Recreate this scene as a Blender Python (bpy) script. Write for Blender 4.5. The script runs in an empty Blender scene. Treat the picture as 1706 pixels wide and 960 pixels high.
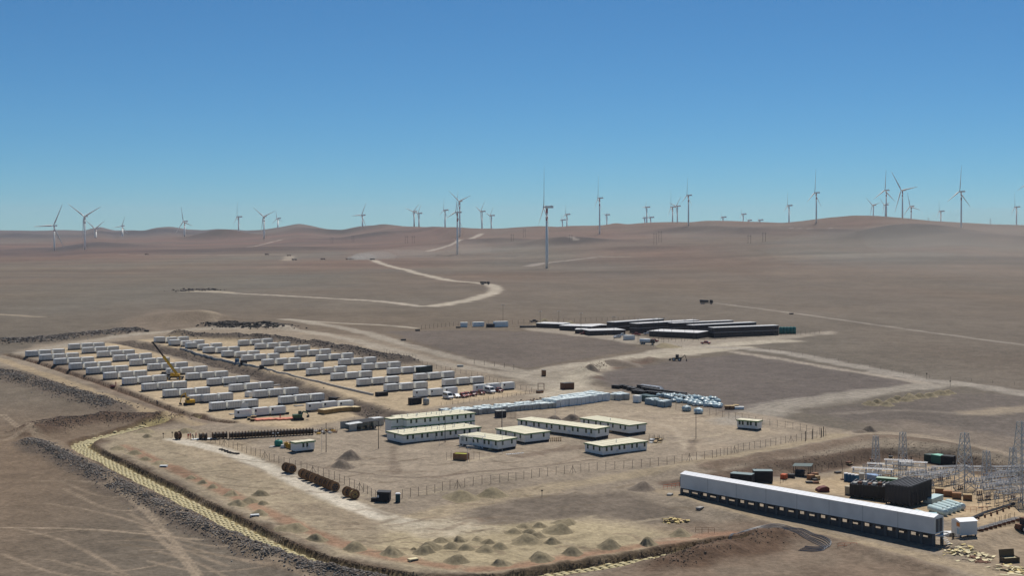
import bpy, math, random, bisect
import numpy as np
from mathutils import Vector, Matrix

# ------------------------------------------------------------------ camera, sky, sun, exposure
S = bpy.context.scene
COL = S.collection
F, CX, YH, ZC = 2300.0, 853.0, 385.0, 72.0          # focal length / principal point / horizon in photo pixels, camera height
cd = bpy.data.cameras.new('camera'); cam = bpy.data.objects.new('camera', cd); COL.objects.link(cam)
cam.location = (0, 0, ZC); cam.rotation_euler = (math.radians(90), 0, 0)
cd.sensor_width = 36.0; cd.lens = F / 1706.0 * 36.0; cd.shift_y = -(480 - YH) / 1706.0
cd.clip_start = 1.0; cd.clip_end = 60000.0
S.camera = cam
SUN_EL, SUN_AZ = 55.0, 17.0                          # azimuth measured from +Y towards +X
W = bpy.data.worlds.new('World'); S.world = W; W.use_nodes = True
nt = W.node_tree; nt.nodes.clear()
sky = nt.nodes.new('ShaderNodeTexSky'); sky.sky_type = 'NISHITA'; sky.sun_disc = False
sky.sun_elevation = math.radians(SUN_EL); sky.sun_rotation = math.radians(SUN_AZ)
sky.altitude = 3000.0; sky.air_density = 1.0; sky.dust_density = 0.0; sky.ozone_density = 10.0
bg = nt.nodes.new('ShaderNodeBackground'); bg.inputs['Strength'].default_value = 0.08
wo = nt.nodes.new('ShaderNodeOutputWorld')
tint = nt.nodes.new('ShaderNodeVectorMath'); tint.operation = 'MULTIPLY'; tint.inputs[1].default_value = (0.48, 0.785, 0.81)   # very dry, clear desert air
nt.links.new(sky.outputs[0], tint.inputs[0]); nt.links.new(tint.outputs[0], bg.inputs[0]); nt.links.new(bg.outputs[0], wo.inputs[0])
sl = bpy.data.lights.new('sun', 'SUN'); sl.energy = 4.2; sl.angle = math.radians(0.53); sl.color = (1.0, 0.955, 0.88)
so = bpy.data.objects.new('sun', sl); COL.objects.link(so)
_d = Vector((math.sin(math.radians(SUN_AZ)) * math.cos(math.radians(SUN_EL)), math.cos(math.radians(SUN_AZ)) * math.cos(math.radians(SUN_EL)), math.sin(math.radians(SUN_EL))))
so.rotation_euler = _d.to_track_quat('Z', 'Y').to_euler()
S.view_settings.view_transform = 'Standard'; S.view_settings.look = 'None'; S.view_settings.gamma = 1.0
S.view_settings.exposure = 0.14
S.cycles.volume_bounces = 0; S.cycles.max_bounces = 4; S.cycles.diffuse_bounces = 3
rng = np.random.default_rng(7); random.seed(7)

# ------------------------------------------------------------------ noise
def _h(ix, iy, s):
    h = (ix.astype(np.int64) * 374761393 + iy.astype(np.int64) * 668265263 + s * 974711) & 0xffffffff
    h = ((h ^ (h >> 13)) * 1274126177) & 0xffffffff
    return ((h ^ (h >> 16)) & 0xffff) / 65535.0
def vnoise(x, y, s=0):
    ix, iy = np.floor(x), np.floor(y); fx, fy = x - ix, y - iy
    fx = fx * fx * (3 - 2 * fx); fy = fy * fy * (3 - 2 * fy)
    a, b, c, d = _h(ix, iy, s), _h(ix + 1, iy, s), _h(ix, iy + 1, s), _h(ix + 1, iy + 1, s)
    return (a + (b - a) * fx) * (1 - fy) + (c + (d - c) * fx) * fy
def fbm(x, y, o=4, s=0):
    r, a, t = 0.0, 1.0, 0.0
    for i in range(o):
        r = r + a * vnoise(x * 2 ** i + 17.3 * i, y * 2 ** i - 9.1 * i, s + i); t += a; a *= 0.5
    return r / t - 0.5
def sst(a, b, x):
    t = np.clip((x - a) / (b - a), 0, 1); return t * t * (3 - 2 * t)

# ------------------------------------------------------------------ large terrain: a tilted site, a flat valley, ridges behind
TX = [-600, 40, 91, 150, 300, 440, 600, 760, 910, 1100, 1300, 1500, 1600, 1706, 2300]
Z25 = [4, 4, 4, 4, 5, 6, 6, 6, 6, 12, 20, 26, 28, 26, 24]
Z35 = [0, 0, 0, 2, 3, 6, 8, 11, 20, 32, 46, 50, 62, 58, 50]
FR5 = [-10, -8, -12, 8, 6, 16, 24, 48, 50, 70, 74, 70, 80, 76, 70]
YR = [9500, 9500, 9500, 9500, 9000, 7800, 7300, 5300, 5300, 5300, 5100, 4900, 4800, 4700, 4700]
SX = [-600, 0, 60, 100, 140, 165, 190, 215, 240, 260, 285, 310, 340, 360, 395, 410, 440, 470, 497, 520, 545, 570, 600, 640, 680, 720, 760, 800, 830, 860, 880, 900, 930,
      945, 970, 985, 1010, 1027, 1045, 1075, 1110, 1150, 1175, 1210, 1240, 1265, 1300, 1340, 1380, 1420, 1460, 1500, 1550, 1600, 1650, 1706, 2300]
SY = [383, 383, 383, 382.5, 384, 379, 383.5, 382.5, 383, 380, 379, 382, 383, 382, 383, 384, 382.5, 379.5, 376, 378.5, 382, 383, 378.5, 376.5, 378, 379, 379.5, 382, 382.5, 380.5, 379, 377.5, 379,
      376.5, 375.5, 375, 373.5, 370, 372.5, 370.5, 369.5, 370.5, 368, 368, 369, 369, 370.5, 367.5, 363.5, 360.5, 360.5, 363.5, 368.5, 371.5, 374.5, 375.5, 380]
SY = [381.5 + 1.5 * (y - 381.5) if x < 660 else y for x, y in zip(SX, SY)]
NU, NL = 800, 320
tu = np.linspace(-0.66, 0.66, NU); tl = np.linspace(math.log(600), math.log(14000), NL); TYv = np.exp(tl)
tab = np.zeros((NL, NU))
for j, u in enumerate(tu):
    x = CX + F * u
    yr = np.interp(x, TX, YR); zr = ZC + (YH - np.interp(x, SX, SY)) * yr / F
    z9 = 0.0152 * 900 - 0.006 * 900 * u
    tab[:, j] = np.interp(TYv, [600, 900, 1500, 2450, 3500, min(5000, yr * .88), yr * .97, yr * 1.03, yr * 1.35, 14000],
                          [z9 * .67, z9, z9 * .8, np.interp(x, TX, Z25), np.interp(x, TX, Z35), np.interp(x, TX, FR5), zr, zr, zr - 60, zr - 80])
k = np.exp(-np.linspace(-2, 2, 7) ** 2); k /= k.sum()
tp = np.pad(tab, ((3, 3), (0, 0)), 'edge'); tab = sum(k[i] * tp[i:i + NL] for i in range(7))
kx = np.exp(-np.linspace(-1.2, 1.2, 5) ** 2); kx /= kx.sum()
tp = np.pad(tab, ((0, 0), (2, 2)), 'edge'); tab = sum(kx[i] * tp[:, i:i + NU] for i in range(5))
def zfar(X, Y):
    Yc = np.clip(Y, 601, 13990)
    a = np.clip((X / Y - tu[0]) / (tu[1] - tu[0]), 0, NU - 1.001); b = (np.log(Yc) - tl[0]) / (tl[1] - tl[0])
    i, j = np.floor(b).astype(int), np.floor(a).astype(int); fb, fa = b - i, a - j
    return (tab[i, j] * (1 - fa) + tab[i, j + 1] * fa) * (1 - fb) + (tab[i + 1, j] * (1 - fa) + tab[i + 1, j + 1] * fa) * fb
def zbase(X, Y):
    X = np.asarray(X, float); Y = np.asarray(Y, float)
    n = 0.0152 * Y - 0.006 * X
    t = sst(650, 950, Y)
    return n * (1 - t) + zfar(X, np.maximum(Y, 610)) * t
_YS = np.exp(np.linspace(math.log(90), math.log(12500), 1400))
def _march(px, py, zf):
    X = (px - CX) * _YS / F; g = zf(X, _YS) - (ZC - (py - YH) * _YS / F)
    h = np.nonzero(g > 0)[0]
    if len(h) == 0: return float(_YS[np.argmax(g[900:]) + 900])
    i = max(h[0], 1); t = g[i - 1] / (g[i - 1] - g[i])
    return float(_YS[i - 1] + t * (_YS[i] - _YS[i - 1]))
def GB(px, py):
    """point of the smooth terrain that the photograph shows at this pixel"""
    Y = _march(px, py, zbase); return ((px - CX) * Y / F, Y)
def PL(*pts): return np.array([GB(*p) for p in pts])

def dist_line(X, Y, P):
    """distance to an open polyline and signed side (left positive)"""
    D = np.full(X.shape, 1e9); Sg = np.zeros(X.shape)
    for (x0, y0), (x1, y1) in zip(P[:-1], P[1:]):
        dx, dy = x1 - x0, y1 - y0; L2 = dx * dx + dy * dy + 1e-9
        t = np.clip(((X - x0) * dx + (Y - y0) * dy) / L2, 0, 1)
        ex, ey = X - x0 - t * dx, Y - y0 - t * dy; d = np.hypot(ex, ey); m = d < D
        D[m] = d[m]; Sg[m] = np.sign(dx * ey - dy * ex)[m]
    return D, Sg
def dist_poly(X, Y, P):
    """signed distance to a polygon, positive inside"""
    Q = np.vstack([P, P[:1]]); D, _ = dist_line(X, Y, Q)
    ins = np.zeros(X.shape, bool)
    for (x0, y0), (x1, y1) in zip(Q[:-1], Q[1:]):
        c = ((y0 > Y) != (y1 > Y)) & (X < (x1 - x0) * (Y - y0) / (y1 - y0 + 1e-12) + x0); ins ^= c
    return np.where(ins, D, -D)
def smooth_line(P, n=3):
    P = np.asarray(P)
    for _ in range(n):
        Q = [P[0]]
        for a, b in zip(P[:-1], P[1:]): Q += [a * .75 + b * .25, a * .25 + b * .75]
        P = np.array(Q + [P[-1]])
    return P
def resample(P, step):
    P = np.asarray(P); s = np.r_[0, np.cumsum(np.hypot(*np.diff(P, axis=0).T))]
    t = np.arange(0, s[-1], step); return np.stack([np.interp(t, s, P[:, 0]), np.interp(t, s, P[:, 1])], 1)

# ------------------------------------------------------------------ the ground grid (one fan shaped sheet, finer where it is near)
rows = [60, 90, 120, 140, 155]
while rows[-1] < 215: rows.append(rows[-1] * 1.012)
while rows[-1] < 620: rows.append(rows[-1] * 1.0023)
while rows[-1] < 1100: rows.append(rows[-1] * 1.0036)
while rows[-1] < 13500: rows.append(rows[-1] * 1.0075)
RY = np.array(rows)
CU = np.r_[np.arange(-0.62, -0.40, 0.006), np.arange(-0.40, 0.40, 0.0016), np.arange(0.40, 0.625, 0.006)]
NR, NC = len(RY), len(CU)
GX = RY[:, None] * CU[None, :]; GY = np.repeat(RY[:, None], NC, 1)
GZ = zbase(GX, GY)
GZ += fbm(GX / 420, GY / 420, 4, 3) * (9 * sst(900, 3000, GY) + 6 * sst(3500, 6000, GY))
GZ += fbm(GX / 30, GY / 30, 3, 9) * 0.55 * sst(150, 250, GY) + fbm(GX / 5, GY / 5, 2, 12) * 0.14
WXN = fbm(GX / 9, GY / 9, 3, 21); WYN = fbm(GX / 3, GY / 3, 2, 33)      # shared warp fields for ragged edges

def bbox(P, m):
    r0 = max(np.searchsorted(RY, P[:, 1].min() - m) - 1, 0); r1 = min(np.searchsorted(RY, P[:, 1].max() + m) + 1, NR)
    us = [(P[:, 0].min() - m) / max(P[:, 1].min() - m, 40), (P[:, 0].min() - m) / (P[:, 1].max() + m), (P[:, 0].max() + m) / max(P[:, 1].min() - m, 40), (P[:, 0].max() + m) / (P[:, 1].max() + m)]
    c0 = max(np.searchsorted(CU, min(us)) - 1, 0); c1 = min(np.searchsorted(CU, max(us)) + 1, NC)
    return slice(r0, r1), slice(c0, c1)
def berm(P, h, w, rough=0.35, s=5):
    P = smooth_line(P); b = bbox(P, w * 3.5)
    D, _ = dist_line(GX[b], GY[b], P)
    D = np.abs(D + WXN[b] * w * 0.9)
    GZ[b] += h * np.exp(-(D / w) ** 2) * (1 + rough * 2 * (fbm(GX[b] / (w * 1.1), GY[b] / (w * 1.1), 3, s)))
def ditch(P, depth, half, bank):
    P = smooth_line(P); b = bbox(P, half + bank * 3)
    D, _ = dist_line(GX[b], GY[b], P); D = D + WYN[b] * 0.7
    GZ[b] -= depth * (1 - sst(half, half + bank, D))
def hill(px, py, Y, amp, sx, sy):
    X = (px - CX) * Y / F
    b = bbox(np.array([[X, Y]]), 3 * max(sx, sy))
    GZ[b] += amp * np.exp(-((GX[b] - X) / sx) ** 2 - ((GY[b] - Y) / sy) ** 2)
def cut(P, h, w, fade):
    """bench cut: the ground to the right of the line drops by h and climbs back over 'fade' metres"""
    P = smooth_line(P); b = bbox(P, fade)
    D, Sg = dist_line(GX[b], GY[b], P); d = D * Sg + WXN[b] * w * .6
    tx, ty = (P[1] - P[0]) / np.hypot(*(P[1] - P[0])); h = h * sst(5, 60, (GX[b] - P[0, 0]) * tx + (GY[b] - P[0, 1]) * ty)
    GZ[b] -= h * sst(0, w, -d) * (1 - sst(fade * .45, fade, D))
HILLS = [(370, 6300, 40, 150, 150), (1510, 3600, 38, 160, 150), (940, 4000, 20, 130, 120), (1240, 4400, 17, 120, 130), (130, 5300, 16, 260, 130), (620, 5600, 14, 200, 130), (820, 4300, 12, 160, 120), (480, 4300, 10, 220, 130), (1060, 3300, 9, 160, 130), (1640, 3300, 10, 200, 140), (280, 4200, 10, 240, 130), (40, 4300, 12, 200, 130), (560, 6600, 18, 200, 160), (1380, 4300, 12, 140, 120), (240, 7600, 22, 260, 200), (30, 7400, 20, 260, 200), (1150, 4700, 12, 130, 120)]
for hx, hY, ha, hsx, hsy in HILLS: hill(hx, 0, hY, ha, hsx, hsy)
_m = GB(285, 536); hill(285, 536, _m[1], 5.0, 30, 26); _m = GB(345, 535); hill(345, 530, _m[1], 4.0, 16, 20)

TRENCH = PL((322, 692), (250, 706), (165, 727), (128, 739), (150, 752), (230, 792), (300, 827), (400, 878), (480, 917), (540, 937), (600, 951), (680, 964), (780, 970), (850, 964), (950, 948), (1060, 931), (1140, 917), (1222, 905))
ROCKS1 = PL((0, 622), (60, 640), (130, 660), (200, 682))
ROCKS2 = PL((50, 738), (95, 756), (160, 792), (240, 833), (320, 873), (400, 908), (470, 935), (560, 957), (640, 972))
ROCKS3 = PL((0, 572), (70, 568), (150, 558), (222, 552))
ROCKS4 = PL((350, 546), (410, 545), (475, 548))
REDBANK = PL((62, 722), (110, 708), (180, 701), (240, 699), (285, 698))
MIDSLOPE = PL((205, 570), (270, 583), (340, 600), (420, 622), (500, 648), (570, 672), (650, 697))
BACKSLOPE = PL((300, 561), (400, 566), (470, 569), (540, 580), (610, 593), (680, 607))
YARDDITCH = PL((10, 590), (60, 603), (130, 626), (200, 649), (260, 672), (305, 688), (345, 699), (385, 704))
PITRIM = PL((1120, 800), (1230, 786), (1330, 768), (1420, 752), (1480, 741), (1560, 748), (1640, 766), (1720, 782), (1900, 822))
berm(ROCKS1, 1.7, 6.0, .5); berm(ROCKS2, 1.3, 3.6, .5, 6); berm(ROCKS3, 2.0, 9, .5); berm(ROCKS4, 2.6, 9, .5)
berm(REDBANK, 2.6, 7, .4); berm(MIDSLOPE, -1.2, 5, .5, 8); berm(MIDSLOPE + np.array([4.5, 5.0]), 1.2, 4, .5, 9); berm(BACKSLOPE, 3.0, 7, .5)
ditch(YARDDITCH, 1.5, 1.1, 1.3); ditch(TRENCH, 1.3, 2.9, .8)
berm(TRENCH[4:13] + np.array([4.2, 4.6]), .35, 1.2, .6, 14); berm(TRENCH[13:] + np.array([.5, 5.4]), .35, 1.3, .6, 15)
berm(PL((1100, 945), (1180, 925), (1250, 905), (1300, 898)), 2.0, 4, .5, 16)
cut(PITRIM, 2.6, 5, 95); berm(PITRIM + np.array([0, 12.]), 1.3, 6, .4, 17)
berm(PL((1130, 834), (1230, 862), (1350, 895), (1480, 928), (1560, 950)), .9, 3, .5, 18)
berm(PL((1600, 912), (1650, 897), (1700, 880)), 1.2, 3, .4, 18)
berm(PL((975, 622), (985, 613), (1010, 606), (1045, 603), (1090, 601)), 1.8, 5, .5, 19)
berm(PL((1000, 640), (982, 628)), 1.0, 4, .5, 19)
# loose lumps where machines have worked
_site = PL((130, 730), (340, 712), (700, 790), (1000, 800), (1230, 880), (1000, 950), (600, 940))
_b = bbox(_site, 5); _d2 = dist_poly(GX[_b], GY[_b], _site)
GZ[_b] += sst(-2, 6, _d2) * (np.maximum(fbm(GX[_b] / 3.2, GY[_b] / 3.2, 3, 40), -0.1)) * 0.75

def zl(X, Y):
    r = min(max(bisect.bisect_right(rows, Y) - 1, 0), NR - 2); u = X / Y
    c = min(max(int(np.searchsorted(CU, u)) - 1, 0), NC - 2)
    fr = (Y - rows[r]) / (rows[r + 1] - rows[r]); fc = (u - CU[c]) / (CU[c + 1] - CU[c])
    return float((GZ[r, c] * (1 - fc) + GZ[r, c + 1] * fc) * (1 - fr) + (GZ[r + 1, c] * (1 - fc) + GZ[r + 1, c + 1] * fc) * fr)
def zlv(X, Y):
    r = np.clip(np.searchsorted(RY, Y, 'right') - 1, 0, NR - 2); c = np.clip(np.searchsorted(CU, X / Y) - 1, 0, NC - 2)
    fr = (Y - RY[r]) / (RY[r + 1] - RY[r]); fc = (X / Y - CU[c]) / (CU[c + 1] - CU[c])
    return (GZ[r, c] * (1 - fc) + GZ[r, c + 1] * fc) * (1 - fr) + (GZ[r + 1, c] * (1 - fc) + GZ[r + 1, c + 1] * fc) * fr
def G(px, py):
    """ground point (x, y, z) standing where the photograph shows this pixel"""
    Y = _march(px, py, zlv); X = (px - CX) * Y / F; return Vector((X, Y, zl(X, Y)))
def GR(px, py, Y):
    """ground point in the direction of pixel column px at distance Y"""
    X = (px - CX) * Y / F; return Vector((X, Y, zl(X, Y)))
# ------------------------------------------------------------------ soil colours
def lin(r, g, b): return np.array([((c / 255) / 12.92 if c < 10 else ((c / 255 + .055) / 1.055) ** 2.4) for c in (r, g, b)])
GK = 0.80
C_BROWN, C_GREY, C_RED = lin(119, 105, 89) * GK, lin(115, 108, 97) * GK, lin(122, 98, 83) * GK
GC = np.zeros((NR, NC, 3))
_s = np.maximum(1, GY / 700.0)
n1 = np.clip(.5 + 1.5 * fbm(GX / 160, GY / 380, 4, 50), 0, 1)[..., None]
n2 = np.clip(.45 + 1.9 * fbm(GX / 300 + 5, GY / 900, 4, 60), 0, 1)[..., None] * (0.25 + .75 * sst(900, 3200, GY))[..., None]
GC[:] = C_BROWN * (1 - n1) + C_GREY * n1
GC[:] = GC * (1 - n2) + C_RED * n2
_left = (sst(-60, -140, GX) * sst(520, 420, GY))[..., None]
GC[:] = GC * (1 - _left * .7) + lin(126, 106, 86) * GK * _left * .8
GC *= (1 + .22 * fbm(GX / 28, GY / 75, 3, 70) + .16 * fbm(GX / 7, GY / 16, 3, 71))[..., None]
_fx = CX + F * GX / GY
_r1 = (sst(3600, 4600, GY) * (1 - sst(6000, 7200, GY)) * (.45 + .4 * sst(1100, 500, _fx)) * np.clip(.8 + 1.6 * fbm(GX / 600, GY / 260, 3, 68), 0, 1))[..., None]
GC[:] = GC * (1 - _r1) + lin(116, 88, 76) * GK * _r1
_r2 = (sst(6300, 7600, GY) * .8 * np.clip(.9 + 1.2 * fbm(GX / 500, GY / 400, 3, 69), 0, 1))[..., None]
GC[:] = GC * (1 - _r2) + lin(82, 72, 74) * GK * _r2
for hx, hY, ha, hsx, hsy in HILLS:  # camera-facing hillsides darkened: slope shade painted in together with dark gravel
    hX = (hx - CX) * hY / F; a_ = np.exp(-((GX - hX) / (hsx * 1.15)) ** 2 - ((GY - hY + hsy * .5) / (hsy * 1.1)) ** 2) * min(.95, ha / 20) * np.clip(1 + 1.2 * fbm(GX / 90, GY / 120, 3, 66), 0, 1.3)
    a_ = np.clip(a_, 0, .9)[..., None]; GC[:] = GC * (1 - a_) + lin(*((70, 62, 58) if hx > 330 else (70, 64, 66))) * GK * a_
_st = (sst(1200, 2200, GY) * np.clip(2.2 * fbm(GX / 700, GY / 170, 4, 67), -1, 1))[..., None]; GC *= 1 + .34 * _st
def paint(b, a, col):
    GC[b] = GC[b] * (1 - a[..., None]) + col * a[..., None]
def area(pts, rgb, soft=4, op=1.0, warp=5.0, mott=.35, sc=12, s=80):
    P = PL(*pts); b = bbox(P, soft + warp); d = dist_poly(GX[b], GY[b], P) + WXN[b] * 2 * warp + WYN[b] * warp * .5
    a = sst(-soft, soft, d) * op * np.clip(1 - mott + mott * 3.2 * (fbm(GX[b] / sc, GY[b] / sc, 4, s) + .32), 0, 1)
    paint(b, a, lin(*rgb) * GK)
def line(pts, w, rgb, soft=.5, op=1.0, warp=.6, stripes=0.0, mott=.25, s=90, world=None):
    P = smooth_line(PL(*pts) if world is None else world); b = bbox(P, w * 2)
    D, Sg = dist_line(GX[b], GY[b], P); D2 = D + WXN[b] * w * warp + WYN[b] * .6 * warp
    a = sst(w * .5 * (1 + soft), w * .5 * (1 - soft), D2) * op
    a = a * np.clip(1 - mott + mott * 3 * (fbm(GX[b] / 6, GY[b] / 6, 3, s) + .35), 0, 1)
    if stripes: a = a * (1 - stripes * (.5 + .5 * np.cos(D * Sg * 2 * math.pi / (w * .23) + 4 * WXN[b])))
    paint(b, a, lin(*rgb) * GK)
    return P
TAN, SAND, PALE, DUST = (158, 143, 124), (190, 169, 138), (186, 175, 157), (176, 165, 148)
area([(-60, 600), (20, 590), (60, 575), (230, 556), (330, 545), (480, 550), (620, 562), (760, 602), (880, 642), (950, 650), (990, 642), (1050, 652), (1240, 690), (1400, 718), (1500, 730), (1800, 800), (1800, 990),
      (600, 1000), (560, 940), (430, 880), (300, 815), (150, 748), (250, 712), (330, 705), (200, 662), (90, 625)], TAN, 5, .85, 4, .3, 22, 81)
area([(60, 588), (130, 574), (210, 570), (330, 612), (470, 652), (610, 690), (500, 718), (400, 706), (300, 682), (180, 632)], SAND, 3, .95, 2, .25, 9, 82)
area([(225, 566), (320, 560), (420, 570), (520, 582), (640, 608), (880, 655), (760, 672), (660, 690), (560, 662), (440, 620), (330, 593)], SAND, 3, .9, 2, .3, 9, 83)
area([(640, 552), (760, 551), (900, 553), (1050, 570), (1062, 582), (960, 600), (875, 614), (800, 600), (720, 578)], (112, 101, 92), 4, .95, 3, .15, 14, 84)
area([(975, 630), (1010, 618), (1130, 600), (1240, 590), (1330, 604), (1530, 640), (1400, 655), (1300, 672), (1220, 690), (1130, 668), (1040, 652)], (112, 102, 95), 4, .95, 3, .15, 14, 85)
area([(1340, 685), (1480, 668), (1590, 655), (1706, 660), (1900, 690), (1900, 790), (1706, 752), (1580, 730), (1480, 712)], (114, 104, 96), 6, .85, 5, .2, 14, 86)
area([(1420, 706), (1500, 700), (1640, 722), (1706, 735), (1706, 757), (1600, 742), (1500, 722)], (146, 131, 115), 6, .6, 6, .5, 14, 87)
# office compound and the sandy ground in front of it
area([(400, 745), (540, 705), (700, 700), (850, 690), (1000, 680), (1180, 700), (1370, 726), (1180, 764), (1000, 780), (800, 802), (640, 830), (520, 792)], (162, 147, 128), 4, .85, 4, .4, 15, 88)
area([(850, 690), (1010, 672), (1120, 680), (1230, 702), (1330, 722), (1220, 735), (1100, 720), (1000, 700)], (174, 157, 134), 5, .7, 5, .5, 12, 89)
area([(170, 722), (320, 715), (420, 770), (560, 828), (680, 870), (780, 862), (980, 850), (1180, 895), (1205, 900), (1060, 925), (850, 955), (680, 955), (560, 928), (420, 868), (280, 795), (185, 752)], (172, 156, 130), 4, .9, 4, .35, 10, 90)
area([(640, 880), (900, 862), (1100, 888), (1050, 915), (860, 945), (700, 940), (600, 920)], (181, 165, 133), 5, .8, 5, .5, 9, 91)
area([(270, 722), (400, 735), (470, 790), (420, 800), (330, 770)], (176, 158, 132), 4, .8, 4, .4, 8, 92)
area([(760, 880), (800, 848), (900, 824), (1040, 821), (1120, 845), (1170, 872), (1080, 872), (980, 862), (880, 872)], (120, 108, 95), 3, .95, 2.5, .15, 12, 93)
area([(470, 838), (600, 850), (760, 872), (720, 892), (560, 880)], (150, 134, 113), 4, .7, 5, .6, 7, 94)
area([(1100, 880), (1240, 872), (1420, 905), (1600, 960), (1700, 990), (1200, 990), (1000, 960), (1200, 905)], (126, 107, 90), 5, .8, 5, .35, 11, 95)
area([(1190, 900), (1260, 885), (1330, 898), (1310, 920), (1180, 945), (1080, 955)], (104, 82, 66), 2.5, .9, 2, .3, 6, 96)
# substation platform
area([(1180, 800), (1290, 796), (1420, 772), (1490, 757), (1580, 765), (1720, 792), (1900, 830), (1900, 900), (1706, 885), (1600, 870), (1480, 845), (1350, 812)], (186, 163, 131), 4, .95, 3, .25, 11, 97)
line([(1120, 806), (1230, 790), (1330, 773), (1420, 757), (1480, 747), (1560, 756), (1640, 774), (1720, 790), (1900, 830)], 9, (98, 80, 67), .4, .9, .4)
line([(1180, 782), (1330, 758), (1430, 735), (1480, 730), (1580, 742), (1700, 764)], 7, (120, 100, 84), .6, .7, .5)
area([(1560, 880), (1700, 850), (1800, 860), (1800, 985), (1690, 975), (1600, 925)], (160, 141, 117), 4, .8, 4, .4, 8, 98)
# worked slopes and spoil
line(None, 11, (100, 88, 78), .5, .95, .5, world=MIDSLOPE, s=100); line(None, 13, (92, 82, 75), .5, .95, .4, world=BACKSLOPE, s=101)
line(None, 15, (102, 82, 68), .5, .95, .5, world=REDBANK, s=102); line(None, 4.2, (98, 74, 58), .4, .9, .5, world=YARDDITCH, s=103)
for R, w in ((ROCKS1, 15), (ROCKS2, 10.5), (ROCKS3, 17), (ROCKS4, 18)): line(None, w, (112, 99, 87), .4, .95, .5, world=R, s=104)
line([(80, 604), (150, 632), (220, 660), (300, 690), (350, 704)], 8, (120, 100, 84), .6, .5)
line(None, 8.6, (92, 72, 57), .3, .9, .3, world=TRENCH, s=105); line(None, 5.8, (160, 146, 104), .3, .9, .2, world=TRENCH, s=106)
line(None, 4, (158, 122, 98), .6, .8, .6, world=TRENCH[4:12] + np.array([8.0, 8.5]), s=107); line(None, 5, (160, 124, 100), .6, .8, .6, world=TRENCH[12:] + np.array([1., 9.]), s=107)
area([(980, 618), (1010, 606), (1050, 602), (1090, 600), (1080, 606), (1040, 612), (1000, 622), (1005, 636), (985, 634)], (112, 92, 80), 2, .9, 2, .3, 6, 108)
area([(195, 548), (230, 525), (275, 516), (330, 518), (385, 532), (395, 540), (330, 548), (280, 552)], (134, 119, 103), 6, .8, 5, .4, 14, 109)
area([(290, 522), (330, 517), (385, 530), (360, 540), (310, 535)], (170, 154, 132), 5, .7, 5, .5, 10, 110)
area([(870, 546), (940, 541), (1040, 556), (1100, 566), (1190, 566), (1310, 558), (1385, 552), (1390, 556), (1250, 572), (1150, 582), (1060, 574), (980, 562), (890, 552)], (168, 156, 140), 3, .85, 3, .3, 12, 113)
area([(860, 630), (950, 611), (1060, 594), (1130, 580), (1190, 584), (1110, 597), (1020, 608), (985, 622), (975, 640), (1010, 650), (950, 657), (890, 646)], (180, 168, 149), 4, .75, 4, .4, 9, 114)
area([(1190, 706), (1250, 690), (1330, 672), (1420, 660), (1470, 655), (1440, 668), (1340, 682), (1300, 698), (1240, 712)], (160, 150, 136), 4, .7, 5, .45, 10, 115)
# roads and tracks
ROADS = {}
def road(key, pts, w, rgb, mask=.42, **k):
    P = line(pts, w, rgb, **k)
    if key: ROADS.setdefault(key, []).append((P, w * mask))
road('access_road', [(40, 588), (130, 572), (230, 556), (330, 549), (420, 547), (480, 549), (560, 560), (640, 580), (720, 603), (800, 617), (880, 628), (950, 645)], 10, (172, 160, 143), stripes=.3)
road('access_road', [(480, 532), (540, 541), (600, 552), (660, 570), (740, 592), (800, 606), (870, 620)], 9, (168, 157, 141), stripes=.3)
road('access_road', [(860, 626), (900, 618), (960, 608), (1060, 593), (1130, 579), (1230, 574), (1310, 569)], 10, (180, 168, 150), stripes=.3)
road('access_road', [(905, 660), (945, 650), (968, 626), (1010, 606), (1060, 597), (1140, 588), (1200, 583), (1240, 578)], 12, (184, 172, 152), stripes=.25)
road('access_road', [(1140, 590), (1190, 577), (1250, 571), (1310, 568)], 16, (190, 178, 158), op=.8)
road('access_road', [(1180, 578), (1280, 583), (1400, 605), (1480, 622), (1540, 635), (1620, 641), (1706, 656), (1900, 690)], 12, (170, 160, 147), stripes=.3)
road('access_road', [(1225, 587), (1330, 604), (1440, 622), (1545, 640)], 7, (176, 163, 147), stripes=.3)
road('access_road', [(1220, 702), (1250, 690), (1300, 674), (1380, 663), (1470, 652), (1540, 645), (1590, 640)], 14, (166, 156, 142), stripes=.35)
road('access_road', [(1240, 690), (1330, 708), (1400, 722), (1500, 722), (1600, 740), (1706, 765), (1850, 800)], 9, (166, 150, 130), stripes=.3)
road('site_track', [(660, 872), (720, 858), (780, 842), (850, 826), (920, 812), (1000, 800), (1080, 788), (1150, 776), (1270, 754), (1350, 737), (1400, 725)], 8, (172, 155, 128), stripes=.4)
road('gravel_track', [(290, 733), (350, 744), (410, 764), (470, 790), (530, 820), (590, 846), (650, 866), (700, 874)], 6.0, (214, 203, 184), op=.97, stripes=.12, mott=.08, warp=.25)
area([(640, 858), (700, 868), (770, 866), (820, 880), (760, 898), (690, 892), (640, 880)], (196, 182, 158), 4, .8, 4, .5, 6, 111)
road('site_track', [(1100, 818), (1150, 832), (1240, 857), (1350, 886), (1460, 912), (1560, 935), (1660, 955), (1800, 985)], 6.5, (168, 150, 124), stripes=.35)
road('site_track', [(-20, 594), (40, 612), (110, 637), (190, 668), (260, 690), (330, 708)], 6, (178, 157, 126), op=.9, stripes=.3)
road('far_road', [(325, 486), (420, 490), (560, 498), (650, 503), (700, 511)], 11, (186, 173, 156), op=.9)
road('far_road', [(720, 511), (770, 503), (815, 492), (829, 484), (822, 476), (795, 471), (750, 468), (715, 461), (670, 448), (640, 440), (618, 434)], 14, (190, 177, 158), op=.95)
road('far_road', [(712, 419), (735, 413), (765, 405), (790, 396), (802, 390)], 18, (186, 172, 156), op=.9)
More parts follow.
